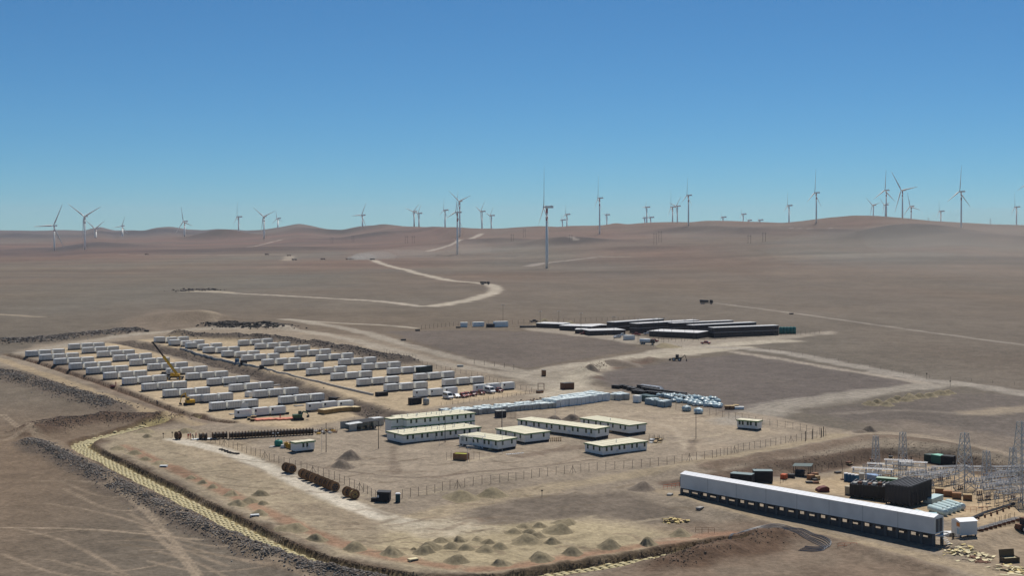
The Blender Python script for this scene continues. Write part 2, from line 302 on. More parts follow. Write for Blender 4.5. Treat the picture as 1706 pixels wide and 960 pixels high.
road('far_road', [(1190, 505), (1330, 523), (1420, 536), (1500, 548), (1706, 575), (1900, 600)], 5, (162, 151, 138), op=.8)
line([(470, 532), (490, 534), (560, 538), (640, 542), (690, 547)], 6, (182, 170, 152), op=.9); line([(-30, 523), (30, 526), (66, 528)], 8, (176, 160, 138), op=.7)
line([(395, 413), (430, 408), (470, 398), (480, 397)], 14, (184, 168, 152), op=.8); line([(200, 425), (290, 426), (350, 427), (470, 425)], 14, (172, 156, 140), op=.7); line([(477, 435), (483, 426)], 26, (176, 160, 140), op=.7)
line([(880, 445), (905, 438), (940, 434), (990, 428)], 22, (168, 156, 144), op=.7); line([(660, 427), (760, 424), (860, 428)], 14, (96, 86, 80), op=.7)
line([(905, 399), (960, 407)], 16, (176, 164, 150), op=.7); line([(1315, 380), (1360, 382), (1395, 380)], 14, (172, 160, 150), op=.6)
line([(1000, 427), (1045, 427)], 18, (190, 176, 160), op=.6); line([(880, 449), (1000, 447)], 16, (92, 84, 80), op=.5); line([(318, 486), (345, 484), (380, 488)], 16, (186, 172, 150), op=.8)
line([(1390, 690), (1500, 682), (1600, 690)], 5, (150, 138, 124), op=.5); line([(1630, 688), (1720, 680)], 13, (170, 154, 132), op=.8)
for k in range(16):                                  # wheel marks across the open ground in front
    a = rng.uniform(0, 1); x0, y0 = rng.uniform(0, 260), rng.uniform(800, 950)
    q = [(x0, y0), (x0 + 90, y0 + rng.uniform(-14, 50)), (x0 + 210, y0 + rng.uniform(-10, 110))]
    for o in (0, 6): line([(x + o, y) for x, y in q], .6, (158, 140, 119), op=.6, warp=.1)
for q in ([(80, 742), (200, 805), (330, 880), (470, 945), (560, 985)], [(0, 690), (40, 722), (120, 760)], [(0, 880), (150, 880), (330, 900)], [(0, 735), (60, 720), (90, 708)], [(240, 880), (300, 930), (340, 985)], [(170, 800), (260, 870), (330, 960)]):
    for o in (0, 7): line([(x + o, y) for x, y in q], .75, (168, 150, 128), op=.75, warp=.1)
line([(0, 728), (50, 724), (95, 735), (170, 790), (240, 830), (330, 880), (440, 935), (520, 960)], 3.5, (150, 132, 111), op=.6)
for k in range(60):                                  # churned arcs around the heaps and gates
    x0, y0 = (rng.uniform(300, 760), rng.uniform(770, 900)) if k < 26 else ((rng.uniform(700, 1150), rng.uniform(860, 930)) if k < 40 else (rng.uniform(640, 1300), rng.uniform(690, 790)))
    q = [(x0, y0), (x0 + rng.uniform(15, 40), y0 + rng.uniform(-6, 6)), (x0 + rng.uniform(40, 90), y0 + rng.uniform(-14, 14))]
    line(q, rng.uniform(.6, 2.2), (126, 108, 90) if k % 3 else (186, 170, 144), op=.5, warp=.5)
for k in range(90):
    x0, y0 = rng.uniform(180, 1160), rng.uniform(735, 930); q = [(x0, y0), (x0 + rng.uniform(8, 26), y0 + rng.uniform(-3, 3)), (x0 + rng.uniform(28, 70), y0 + rng.uniform(-8, 8))]
    line(q, rng.uniform(.5, 1.4), (112, 97, 80) if k % 2 else (128, 112, 92), op=.55, warp=.8)
area([(990, 688), (1080, 700), (1160, 740), (1130, 770), (1180, 752), (1240, 748), (1120, 722), (1060, 700)], (176, 158, 135), 3, .6, 4, .6, 6, 112)
line([(1005, 690), (1080, 702), (1130, 715), (1140, 745), (1160, 768)], 3, (184, 168, 146), op=.6); line([(1215, 730), (1190, 738), (1150, 745)], 2, (182, 166, 144), op=.6)
line([(655, 745), (655, 770), (662, 790)], 3, (108, 93, 80), op=.5); line([(1155, 735), (1150, 760)], 3, (108, 93, 80), op=.5)
line([(500, 773), (600, 790), (700, 800), (800, 785), (900, 778), (1000, 764)], 1.2, (110, 96, 84), op=.6)
line([(870, 760), (920, 752), (970, 745)], 5, (116, 99, 85), op=.6)
GC *= (1 + .34 * fbm(GX / 1.9, GY / 1.9, 2, 120) * sst(1100, 500, GY) + .10 * fbm(GX / 60, GY / 60, 3, 121))[..., None]
GC[:] = np.clip(GC, .02, .8)

# ------------------------------------------------------------------ materials
MATS = {}
def mat(name, rgb, rough=.6, metal=0.0, var=.06, dirt=.12, scale=1.5, bump=0.0, spec=None):
    if name in MATS: return MATS[name]
    m = bpy.data.materials.new(name); m.use_nodes = True; n = m.node_tree.nodes; l = m.node_tree.links; p = n['Principled BSDF']
    p.inputs['Roughness'].default_value = rough; p.inputs['Metallic'].default_value = metal
    spec = .22 if spec is None and metal == 0 and rough > .3 else spec
    if spec is not None: p.inputs['Specular IOR Level'].default_value = spec
    g = n.new('ShaderNodeNewGeometry'); t = n.new('ShaderNodeTexNoise'); t.inputs['Scale'].default_value = scale; t.inputs['Detail'].default_value = 4
    l.new(g.outputs['Position'], t.inputs['Vector'])
    oi = n.new('ShaderNodeObjectInfo')
    mp = n.new('ShaderNodeMapRange'); mp.inputs[1].default_value = .3; mp.inputs[2].default_value = .75; mp.inputs[3].default_value = 1.0; mp.inputs[4].default_value = 1 - dirt
    l.new(t.outputs[0], mp.inputs[0])
    mr = n.new('ShaderNodeMapRange'); mr.inputs[3].default_value = 1 - var; mr.inputs[4].default_value = 1 + var
    l.new(oi.outputs['Random'], mr.inputs[0])
    mu = n.new('ShaderNodeMath'); mu.operation = 'MULTIPLY'; l.new(mp.outputs[0], mu.inputs[0]); l.new(mr.outputs[0], mu.inputs[1])
    vm = n.new('ShaderNodeVectorMath'); vm.operation = 'SCALE'; vm.inputs[0].default_value = rgb; l.new(mu.outputs[0], vm.inputs['Scale'])
    l.new(vm.outputs[0], p.inputs['Base Color'])
    if bump:
        b = n.new('ShaderNodeBump'); b.inputs['Strength'].default_value = bump; b.inputs['Distance'].default_value = .1; l.new(t.outputs[0], b.inputs['Height']); l.new(b.outputs[0], p.inputs['Normal'])
    MATS[name] = m; return m
def soil_material():
    m = bpy.data.materials.new('soil'); m.use_nodes = True; n = m.node_tree.nodes; l = m.node_tree.links; p = n['Principled BSDF']
    p.inputs['Roughness'].default_value = .95; p.inputs['Specular IOR Level'].default_value = .1
    a = n.new('ShaderNodeAttribute'); a.attribute_name = 'Col'; g = n.new('ShaderNodeNewGeometry')
    fac = None
    for sc, lo, hi in ((.9, .72, 1.26), (.12, .84, 1.15), (.012, .88, 1.12)):
        t = n.new('ShaderNodeTexNoise'); t.inputs['Scale'].default_value = sc; t.inputs['Detail'].default_value = 5; t.inputs['Roughness'].default_value = .65; l.new(g.outputs['Position'], t.inputs['Vector'])
        r = n.new('ShaderNodeMapRange'); r.inputs[1].default_value = .3; r.inputs[2].default_value = .7; r.inputs[3].default_value = lo; r.inputs[4].default_value = hi; l.new(t.outputs[0], r.inputs[0])
        if fac is None: fac = r.outputs[0]; tn = t
        else:
            q = n.new('ShaderNodeMath'); q.operation = 'MULTIPLY'; l.new(fac, q.inputs[0]); l.new(r.outputs[0], q.inputs[1]); fac = q.outputs[0]
    v = n.new('ShaderNodeVectorMath'); v.operation = 'SCALE'; l.new(a.outputs['Color'], v.inputs[0]); l.new(fac, v.inputs['Scale']); l.new(v.outputs[0], p.inputs['Base Color'])
    b = n.new('ShaderNodeBump'); b.inputs['Strength'].default_value = .7; b.inputs['Distance'].default_value = .5; l.new(tn.outputs[0], b.inputs['Height']); l.new(b.outputs[0], p.inputs['Normal'])
    return m
SOIL = soil_material()

# ------------------------------------------------------------------ ground sheet, with the roads as their own pieces of the same surface
ridx = np.zeros((NR - 1, NC - 1), int)
keys = list(ROADS)
mx = (GX[:-1, :-1] + GX[1:, 1:]) / 2; my = (GY[:-1, :-1] + GY[1:, 1:]) / 2
for i, kk in enumerate(keys):
    for P, hw in ROADS[kk]:
        b = bbox(P, hw * 2); b = (slice(b[0].start, min(b[0].stop, NR - 1)), slice(b[1].start, min(b[1].stop, NC - 1)))
        D, _ = dist_line(mx[b], my[b], P); q = ridx[b]; q[(D < hw) & (q == 0)] = i + 1; ridx[b] = q
VI = np.arange(NR * NC).reshape(NR, NC)
QUADS = np.stack([VI[:-1, :-1], VI[:-1, 1:], VI[1:, 1:], VI[1:, :-1]], -1).reshape(-1, 4)
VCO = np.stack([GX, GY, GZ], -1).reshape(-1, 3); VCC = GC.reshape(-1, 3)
for i, nm in enumerate(['ground'] + keys):
    q = QUADS[(ridx == i).reshape(-1)]
    used, inv = np.unique(q, return_inverse=True); q = inv.reshape(-1, 4)
    me = bpy.data.meshes.new(nm); me.vertices.add(len(used)); me.vertices.foreach_set('co', VCO[used].ravel())
    me.loops.add(q.size); me.loops.foreach_set('vertex_index', q.ravel().astype(np.int32))
    me.polygons.add(len(q)); me.polygons.foreach_set('loop_start', np.arange(0, q.size, 4, dtype=np.int32))
    me.polygons.foreach_set('use_smooth', np.ones(len(q), bool))
    me.update(calc_edges=True)
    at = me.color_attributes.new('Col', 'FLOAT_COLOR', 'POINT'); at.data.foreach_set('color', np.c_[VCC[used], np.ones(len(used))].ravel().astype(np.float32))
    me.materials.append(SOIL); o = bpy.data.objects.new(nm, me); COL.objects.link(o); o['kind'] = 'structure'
# ------------------------------------------------------------------ building helpers
class MB:
    """collects simple solids and links them as ONE mesh object"""
    def __init__(s): s.v, s.f = [], []
    def add(s, vs, fs):
        o = len(s.v); s.v += [tuple(v) for v in vs]; s.f += [tuple(i + o for i in f) for f in fs]; return s
    def box(s, x0, x1, y0, y1, z0, z1):
        return s.add([(x0, y0, z0), (x1, y0, z0), (x1, y1, z0), (x0, y1, z0), (x0, y0, z1), (x1, y0, z1), (x1, y1, z1), (x0, y1, z1)],
                     [(3, 2, 1, 0), (4, 5, 6, 7), (0, 1, 5, 4), (1, 2, 6, 5), (2, 3, 7, 6), (3, 0, 4, 7)])
    def cbox(s, c, sx, sy, sz, rz=0.0, tilt=0.0):
        M = Matrix.Translation(c) @ Matrix.Rotation(rz, 4, 'Z') @ Matrix.Rotation(tilt, 4, 'X')
        q = [(-.5, -.5, -.5), (.5, -.5, -.5), (.5, .5, -.5), (-.5, .5, -.5), (-.5, -.5, .5), (.5, -.5, .5), (.5, .5, .5), (-.5, .5, .5)]
        return s.add([M @ Vector((a * sx, b * sy, c_ * sz)) for a, b, c_ in q], [(3, 2, 1, 0), (4, 5, 6, 7), (0, 1, 5, 4), (1, 2, 6, 5), (2, 3, 7, 6), (3, 0, 4, 7)])
    def prism(s, prof, y0, y1):
        """side profile in x, z (counter-clockwise seen from -y) pulled along y"""
        n = len(prof)
        return s.add([(x, y0, z) for x, z in prof] + [(x, y1, z) for x, z in prof], [tuple(range(n)), tuple(range(2 * n - 1, n - 1, -1))] + [((i + 1) % n, i, n + i, n + (i + 1) % n) for i in range(n)])
    def tube(s, p0, p1, r0, r1=None, n=6, caps=True):
        r1 = r0 if r1 is None else r1; p0, p1 = Vector(p0), Vector(p1); d = (p1 - p0).normalized()
        a = d.orthogonal().normalized(); b = d.cross(a); vs = []
        for p, r in ((p0, r0), (p1, r1)):
            for i in range(n):
                t = 2 * math.pi * (i + .5) / n; vs.append(p + a * (r * math.cos(t)) + b * (r * math.sin(t)))
        fs = [(i, (i + 1) % n, n + (i + 1) % n, n + i) for i in range(n)]
        if caps: fs += [tuple(range(n - 1, -1, -1)), tuple(range(n, 2 * n))]
        return s.add(vs, fs)
    def bar(s, p0, p1, w): return s.tube(p0, p1, w * .7, n=4)
    def lathe(s, prof, c=(0, 0, 0), n=12, axis='Z'):
        vs, fs = [], []
        for r, z in prof:
            for i in range(n):
                t = 2 * math.pi * i / n; p = (r * math.cos(t), r * math.sin(t), z)
                p = p if axis == 'Z' else ((z, r * math.cos(t), r * math.sin(t)) if axis == 'X' else (r * math.sin(t), z, r * math.cos(t)))
                vs.append((p[0] + c[0], p[1] + c[1], p[2] + c[2]))
        for k in range(len(prof) - 1):
            for i in range(n): fs.append((k * n + i, k * n + (i + 1) % n, (k + 1) * n + (i + 1) % n, (k + 1) * n + i))
        fs += [tuple(range(n - 1, -1, -1)), tuple(range((len(prof) - 1) * n, len(prof) * n))]
        return s.add(vs, fs)
    def rock(s, c, r, sq=1.0):
        vs = []
        for x, y, z in ((-1, -1, -1), (1, -1, -1), (1, 1, -1), (-1, 1, -1), (-1, -1, 1), (1, -1, 1), (1, 1, 1), (-1, 1, 1)):
            k = r * random.uniform(.35, .75); vs.append((c[0] + x * k * random.uniform(.7, 1.2), c[1] + y * k * random.uniform(.7, 1.2), c[2] + z * k * sq * random.uniform(.5, 1.1)))
        return s.add(vs, [(3, 2, 1, 0), (4, 5, 6, 7), (0, 1, 5, 4), (1, 2, 6, 5), (2, 3, 7, 6), (3, 0, 4, 7)])
    def build(s, name, m, parent=None, smooth=False):
        me = bpy.data.meshes.new(name); me.from_pydata(s.v, [], s.f); me.update()
        if smooth: me.polygons.foreach_set('use_smooth', np.ones(len(me.polygons), bool))
        me.materials.append(m); o = bpy.data.objects.new(name, me); COL.objects.link(o); o.parent = parent; return o
def thing(name, label, cat, loc=(0, 0, 0), rz=0.0, group=None):
    o = bpy.data.objects.new(name, None); COL.objects.link(o); o.location = loc; o.rotation_euler = (0, 0, rz)
    o['label'] = label; o['category'] = cat
    if group: o['group'] = group
    return o
def tag(o, label, cat, group=None, loc=None, rz=None):
    o['label'] = label; o['category'] = cat
    if group: o['group'] = group
    if loc is not None: o.location = loc
    if rz is not None: o.rotation_euler = (0, 0, rz)
    return o
KIDS = {}
def kids(o):
    if o.name not in KIDS: KIDS[o.name] = [c for c in COL.objects if c.parent == o]
    return KIDS[o.name]
def dup(o, loc, rz=0.0, label=None, group=None):
    r = o.copy(); COL.objects.link(r); r.location = loc; r.rotation_euler = (0, 0, rz); r.scale = (1, 1, 1)
    if label: r['label'] = label
    if group: r['group'] = group
    for ch in kids(o):
        c = ch.copy(); COL.objects.link(c); c.parent = r
        for g in kids(ch):
            d = g.copy(); COL.objects.link(d); d.parent = c
    return r
ORD = ['zeroth', 'first', 'second', 'third', 'fourth', 'fifth', 'sixth', 'seventh', 'eighth', 'ninth', 'tenth', 'eleventh', 'twelfth', 'thirteenth', 'fourteenth', 'fifteenth', 'sixteenth', 'seventeenth', 'eighteenth',
       'nineteenth', 'twentieth', 'twenty-first', 'twenty-second', 'twenty-third', 'twenty-fourth', 'twenty-fifth', 'twenty-sixth', 'twenty-seventh', 'twenty-eighth', 'twenty-ninth', 'thirtieth',
       'thirty-first', 'thirty-second', 'thirty-third', 'thirty-fourth', 'thirty-fifth', 'thirty-sixth', 'thirty-seventh', 'thirty-eighth', 'thirty-ninth', 'fortieth', 'forty-first', 'forty-second']
def frame(a, b):
    """place at pixel a, local x towards pixel b, local y away from the camera; returns location, angle, length"""
    A, B = G(*a), G(*b); return A, math.atan2(B.y - A.y, B.x - A.x), math.hypot(B.x - A.x, B.y - A.y)
def wdist(a, b):
    A, B = G(*a), G(*b); return math.hypot(B.x - A.x, B.y - A.y)

M_WHITE = mat('white painted metal', (.74, .74, .73), .55, dirt=.14)
M_CONT = mat('container side grey', (.76, .73, .66), .6, dirt=.2, scale=.8)
M_CONTEND = mat('container end white', (.86, .85, .80), .55, dirt=.08)
M_ROOFW = mat('container roof', (.70, .70, .68), .5, dirt=.12)
M_DARK = mat('dark steel', (.045, .045, .05), .7)
M_BLACK = mat('black sheet', (.022, .022, .025), .75)
M_RUB = mat('rubber', (.03, .03, .032), .9)
M_GLASS = mat('dark window glass', (.03, .04, .05), .15)
M_IVORY = mat('ivory roof sheet', (.70, .645, .46), .6, dirt=.12, scale=.5)
M_PANEL = mat('off white wall panel', (.84, .81, .74), .6, dirt=.12)
M_GREEN = mat('dark green trim', (.06, .20, .06), .6)
M_GALV = mat('galvanised steel', (.52, .51, .49), .5, .12)
M_POST = mat('weathered post', (.07, .06, .055), .9)
M_WOOD = mat('raw timber', (.50, .36, .19), .8, var=.18, dirt=.25)
M_BROWNW = mat('brown timber', (.33, .17, .085), .8, var=.18, dirt=.25)
M_RUST = mat('rusty red brown', (.16, .075, .045), .85, var=.2)
M_YEL = mat('machine yellow', (.62, .36, .03), .5)
M_CONC = mat('concrete', (.34, .32, .29), .9)
M_RED = mat('red paint', (.30, .03, .025), .45)
M_BLUEWRAP = mat('pale blue wrap', (.76, .83, .80), .45, var=.1, dirt=.2, scale=1.2)
M_GREYWRAP = mat('grey wrap side', (.44, .43, .385), .6, var=.12, dirt=.25)
M_WHITEWRAP = mat('white wrap', (.74, .75, .73), .5, var=.1, dirt=.15)
M_BAG = mat('yellow sandbag', (.56, .48, .28), .9, var=.14, dirt=.15)
M_ROCK = mat('grey broken rock', (.25, .21, .178), .95, var=.2, dirt=.45, scale=.7)
M_ROCKB = mat('brown broken rock', (.24, .18, .14), .95, var=.2, dirt=.4, scale=.7)
M_HEAP = mat('sand heap', (.29, .235, .145), .95, var=.1, dirt=.35, scale=1.4, bump=1.0)
M_HEAPG = mat('earth heap', (.21, .165, .125), .95, var=.07, dirt=.35, scale=1.4, bump=1.0)
M_CABLE = mat('black cable', (.05, .055, .065), .5)
M_TEAL = mat('teal plastic', (.02, .19, .17), .5)
M_BLUE = mat('toilet blue', (.03, .13, .25), .5)
M_ORANGE = mat('orange mesh', (.62, .12, .04), .7)
M_PINK = mat('salmon sheet', (.62, .22, .14), .7)
M_SILVER = mat('silver paint', (.55, .56, .58), .35, .3)
M_SKIN = mat('skin', (.32, .19, .13), .6)

# ------------------------------------------------------------------ white battery containers, four columns of rows of three
def lattice(px):
    P = np.array([G(*p)[:2] for p in px]); n = np.arange(len(px)); cx, cy = np.polyfit(n, P[:, 0], 1), np.polyfit(n, P[:, 1], 1)
    fit = np.stack([np.polyval(cx, n), np.polyval(cy, n)], 1); return .5 * fit + .5 * P
LA = [(42.9, 595.1), (64.7, 601.5), (88.9, 608.9), (115.1, 617), (142.8, 625), (172.3, 632.9), (204, 642), (235.5, 652.1), (272, 663.1), (308, 673.5), (347.6, 685), (390.5, 696.7)]
LB = [(114.2, 583.2), (135.3, 589.5), (160.7, 596.3), (187.8, 602.6), (216, 609.9), (244.6, 617.8), (276.4, 625.5), (309.3, 634.3), (344.5, 643.4), (381.8, 653.7), (421.2, 663.8), (463.9, 674.4), (508.1, 685.7)]
LC = [(257.3, 571), (280.2, 576.3), (308.4, 581.9), (337.2, 588.7), (368.4, 595.1), (401.5, 601.5), (436, 609.6), (472, 617.1), (510.3, 625.5), (551.1, 634.5), (594, 643.8), (640.5, 653.7), (688.1, 662.9)]
LD = [(398, 576.9), (424.3, 582.5), (456.2, 588.5), (490.6, 594.9), (526.1, 602.2), (563.8, 609.6), (603.2, 617.4), (645.7, 625.1), (689.1, 635), (737.1, 644.3), (787.3, 653.3)]
_a, _b = G(421.2, 663.8), G(502.6, 656.8); _c = lattice(LB); _d3 = _c[-1] - _c[0]
ANG = math.atan2(_d3[1], _d3[0]) + math.pi / 2          # direction along a row of three
def make_container(style):
    t = thing('storage_container', 'white container', 'container', group='white containers set out in rows of three')
    L, Wd, H = 5.45, (3.0 if style == 'louvred' else 2.44), 2.6
    n = 8; pt = (L - .28) / n
    b = MB().box(.06, L - .06, .06, Wd - .06, .28, H)
    if style == 'louvred':
        for ya, yb in ((.0, .06), (Wd - .06, Wd)):
            d = MB()
            for i in range(n): d.box(.14 + i * pt, .14 + i * pt + pt - .13, ya, yb, .40, H - .14)
            d.build('door_panels', M_CONT, t)
    else:
        for i in range(25): b.box(.1 + i * .227, .1 + i * .227 + .12, .02, .06, .35, H - .1); b.box(.1 + i * .227, .1 + i * .227 + .12, Wd - .06, Wd - .02, .35, H - .1)
    b.build('body', mat('container frame grey', (.34, .335, .32), .6, dirt=.2) if style == 'louvred' else M_CONTEND, t)
    MB().box(0, L, 0, Wd, H, H + .12).build('roof', M_ROOFW, t)
    MB().box(.0, .06, .1, Wd - .1, .34, H - .02).build('end_panel', M_CONTEND, t); MB().box(L - .06, L, .1, Wd - .1, .34, H - .02).build('end_panel', M_CONTEND, t)
    if style == 'louvred': MB().box(-.02, 0, .55, .95, 1.6, 2.1).build('control_box', M_SILVER, t)
    else: MB().box(.12, .75, -.03, .02, 1.55, 2.25).build('cooling_unit', M_DARK, t)
    for y in (0.05, Wd - .35): MB().box(.05, L - .05, y, y + .3, -.6, .28).build('skid', M_DARK, t)
    return t
c_lou, c_pl = make_container('louvred'), make_container('plain'); used = set()
COLN = ['leftmost', 'second', 'third', 'rightmost']
ex, ey = math.cos(ANG), math.sin(ANG)
for ci, LL in enumerate((LA, LB, LC, LD)):
    P = lattice(LL)
    pit = 6.35 if ci < 2 else 6.7
    for r, (x, y) in enumerate(P):
        for j in range(3):
            if ci == 0 and r == 9 and j == 0: continue
            src = c_pl if (ci, r) in ((0, 11), (1, 12), (2, 12), (3, 10)) else c_lou
            bx, by = x + ex * pit * j + ey * 2.44 + rng.normal() * .08, y + ey * pit * j - ex * 2.44 + rng.normal() * .12
            loc = (bx, by, max(zl(bx + ex * 3, by + ey * 3), zl(bx, by)) + .25)
            lab = '%s white container, %s of three, row %s from the back, %s container column' % ('smooth' if src is c_pl else 'grooved', ['left', 'middle', 'right'][j], ORD[r + 1], COLN[ci])
            if src.name in used: dup(src, loc, ANG + rng.normal() * .006, lab)
            else: src.location = loc; src.rotation_euler = (0, 0, ANG); src['label'] = lab; used.add(src.name)
o = dup(c_lou, G(318, 673) + Vector((0, 0, .1)), ANG + .05, 'grooved white container directly behind the arm of the small yellow excavator')
def small_box(name, label, cat, a, b, w, h, m, mr=None, base=0.15, group=None, rib=True, parts=None):
    A, an, L = frame(a, b); t = thing(name, label, cat, A, an, group)
    q = MB().box(.04, L - .04, .04, w - .04, base, h - .08)
    if rib:
        n = max(2, int(L / .5))
        for i in range(n): q.box((i + .2) * L / n, (i + .7) * L / n, 0, .04, base + .1, h - .16); q.box((i + .2) * L / n, (i + .7) * L / n, w - .04, w, base + .1, h - .16)
    q.build('body', m, t); MB().box(0, L, 0, w, h - .08, h).build('roof', mr or m, t)
    MB().box(.1, .5, .15, w - .15, -.3, base).box(L - .5, L - .1, .15, w - .15, -.3, base).build('skid', M_DARK, t)
    if parts == 'door': MB().box(L * .4, L * .4 + .8, -.05, 0, base + .05, h * .8).build('door', M_WHITE, t)
    return t
for a, b, tx in (((318, 659), (332, 658), 'beside the yellow excavator'), ((356, 670), (371, 669.5), 'second from the front in the left yard'), ((398, 682), (414, 681), 'nearest the front of the left yard'), ((415, 662.5), (422, 661), 'at the left end of a container row')):
    small_box('transformer_cabinet', 'small low white cabinet between containers, ' + tx, 'cabinet', a, b, 2.2, 2.1, M_CONTEND, M_ROOFW, group='small cabinets between the containers')
small_box('dark_cabin', 'dark green half of a container at the end of a row in the rightmost column', 'container', (700, 623.5), (721, 620), 2.3, 2.9, mat('dark green sheet', (.02, .035, .035), .6))
small_box('steel_box', 'black steel box standing beside a grey tank below the smooth containers', 'box', (686.5, 675.5), (703, 673.5), 2.4, 2.5, M_BLACK)
small_box('steel_box', 'low black box at the end of the retaining wall between the yards', 'box', (630, 661.5), (647, 660), 2.4, 1.6, M_BLACK)
small_box('steel_box', 'flat dark box behind the wooden crates at the corner of the left yard', 'box', (547, 668.5), (559, 667.5), 2.4, 1.4, M_BLACK)
small_box('blue_cabin', 'narrow blue cabin standing on the edge of the slope between the yards', 'cabin', (391, 607.5), (396, 606.5), 1.6, 2.6, M_BLUE)
small_box('site_shelter', 'dark open work shelter beside the narrow blue cabin', 'shelter', (401, 609), (412, 608), 2.6, 2.2, M_BLACK)
small_box('site_shelter', 'dark heap-sided shelter further along the slope between the yards', 'shelter', (432, 616), (440, 615), 2.6, 1.8, M_DARK)
A, an, L = frame((711, 675.5), (725, 673)); t = thing('grey_tank', 'rounded grey tank standing beside the black steel box', 'tank', A, an)
MB().lathe([(.9, 0), (1.15, .2), (1.15, 2.0), (.9, 2.25), (.3, 2.35)], n=14).build('shell', M_GREYWRAP, t, True).location = (1.2, 1.2, .05); MB().lathe([(.3, 0), (.3, .2)], n=10).build('lid', M_SILVER, t).location = (1.2, 1.2, 2.36)
for a, tx in (((455, 643.5), 'beside the second container column'), ((366, 636), 'near the crane'), ((375, 645), 'between two rows'), ((493, 678), 'in front of a row end'), ((385, 692), 'by the front row of the left yard')):
    p = G(*a); t = thing('concrete_pad', 'flat pale concrete slab lying on the sand ' + tx, 'slab', p, ANG, 'spare slabs between the containers')
    MB().box(0, 3.4, 0, 2, 0, .3).build('slab', M_CONC, t); MB().box(.3, .5, .2, 1.8, .3, .38).box(2.9, 3.1, .2, 1.8, .3, .38).build('rail', M_GALV, t)
# low wall along the edge of the right hand yard
w = smooth_line(PL((300, 584), (340, 596), (440, 619), (500, 633), (560, 645), (628, 661))); w = resample(w, 3)
q = MB()
for (x0, y0), (x1, y1) in zip(w[:-1], w[1:]):
    q.cbox(((x0 + x1) / 2, (y0 + y1) / 2, zl((x0 + x1) / 2, (y0 + y1) / 2) + .25), math.hypot(x1 - x0, y1 - y0) - .15, .5, 1.0, math.atan2(y1 - y0, x1 - x0))
tag(q.build('kerb_wall', mat('pale concrete', (.5, .47, .42), .9)), 'low pale concrete block wall along the edge of the right hand container yard', 'low wall')
# ------------------------------------------------------------------ site offices
def office(a, b, side, width, h, nwin, nend, label, group='site office buildings', storeys=1, vents=0, doors=(), roofm=None, wallm=None, trim=None, base=.35, name='office_building', cat='office', over=.25, trimh=.3, winw=.55, winh=1.15, loc=None):
    """a -> b is the long side that faces the camera; side: which short end shows"""
    A, an, L = frame(a, b) if loc is None else loc
    t = thing(name, label, cat, A, an, group); wallm = wallm or M_PANEL; trim = trim or M_GREEN
    sh = (h - base) / storeys
    t_w = MB().box(0, L, 0, width, base, h); n = max(3, int(L / 2.4))
    for i in range(1, n): t_w.box(i * L / n - .03, i * L / n + .03, -.02, .0, base, h - trimh)
    t_w.build('wall', wallm, t)
    rf = MB().box(-over, L + over, -over, width + over, h, h + .12)
    for i in range(1, n): rf.box(i * L / n - .05, i * L / n + .05, -over + .02, width + over - .02, h + .12, h + .17)
    rf.build('roof', roofm or M_IVORY, t)
    if trim is M_GREEN:
        for i in range(max(1, int(L / 7))): MB().box(L * (i + .62) / max(1, int(L / 7)), L * (i + .62) / max(1, int(L / 7)) + .8, -.4, -.03, base + .5, base + 1.05).build('air_conditioner', M_WHITE, t)
    for s in range(storeys):
        z1 = base + sh * (s + 1); f = MB()
        o = over if s == storeys - 1 else .05; z0 = z1 - trimh
        f.box(-o, L + o, -o - .03, -o, z0, z1).box(-o, L + o, width + o, width + o + .03, z0, z1).box(-o - .03, -o, -o, width + o, z0, z1).box(L + o, L + o + .03, -o, width + o, z0, z1)
        f.build('fascia', trim, t)
    MB().box(.15, L - .15, .15, width - .15, -.6, base).build('base_frame', M_BLACK, t)
    def win(x, y, s, ax):
        z0 = base + sh * s + sh * .42; w, hh = winw, winh * min(1, sh / 2.4)
        q = MB(); g = MB()
        if ax == 'f': q.box(x - w / 2 - .07, x + w / 2 + .07, -.045, -.001, z0 - .07, z0 + hh + .07); g.box(x - w / 2, x + w / 2, -.07, -.045, z0, z0 + hh)
        else:
            d = -1 if x == 0 else 1; xs = sorted((x + d * .001, x + d * .045)); xg = sorted((x + d * .045, x + d * .07))
            q.box(xs[0], xs[1], y - w / 2 - .07, y + w / 2 + .07, z0 - .07, z0 + hh + .07); g.box(xg[0], xg[1], y - w / 2, y + w / 2, z0, z0 + hh)
        f = q.build('window', trim if trim is M_GREEN else M_DARK, t); g.build('pane', M_GLASS, f)
    for s in range(storeys):
        for i in range(nwin): win((i + .5 + .12 * (-1) ** i) * L / nwin, 0, s, 'f')
        for i in range(nend): win(0 if side == 'l' else L, (i + .5) * width / max(nend, 1), s, 'e')
    for x in doors:
        d = MB().box(x * L, x * L + .9, -.06, -.002, base + .05, base + 2.05).build('door', M_WHITE, t); MB().box(x * L + .72, x * L + .8, -.1, -.06, base + 1, base + 1.12).build('handle', M_DARK, d)
        st = MB()
        for k in range(3): st.box(x * L - .1, x * L + 1, -.35 - .3 * k, -.06 - .3 * k, -.1, base - .12 * k)
        st.build('step', M_WOOD, t)
    for i in range(vents):
        x = (i + .5) * L / vents + (i % 3 - 1) * .5; y = width * (.42 + .12 * (i % 2))
        MB().tube((x, y, h + .1), (x, y, h + .75), .11, n=8).tube((x, y, h + .75), (x, y, h + .85), .18, n=8).build('roof_vent', M_WHITE, t)
    return t, L
W_ = lambda a, b: wdist(a, b)
office((671.4, 740.9), (800.8, 726.8), 'l', W_((639, 734.6), (671.4, 740.9)), 2.9, 11, 1, 'long single-storey office with vent pipes, in front of the two-storey office', vents=12, doors=(.34,))
o1, o1L = office((677.7, 726.5), (791, 714.9), 'l', W_((639, 734.6), (671.4, 740.9)), 5.3, 10, 0, 'two-storey white office with green floor band and vent pipes on its ivory roof', storeys=2, vents=12)
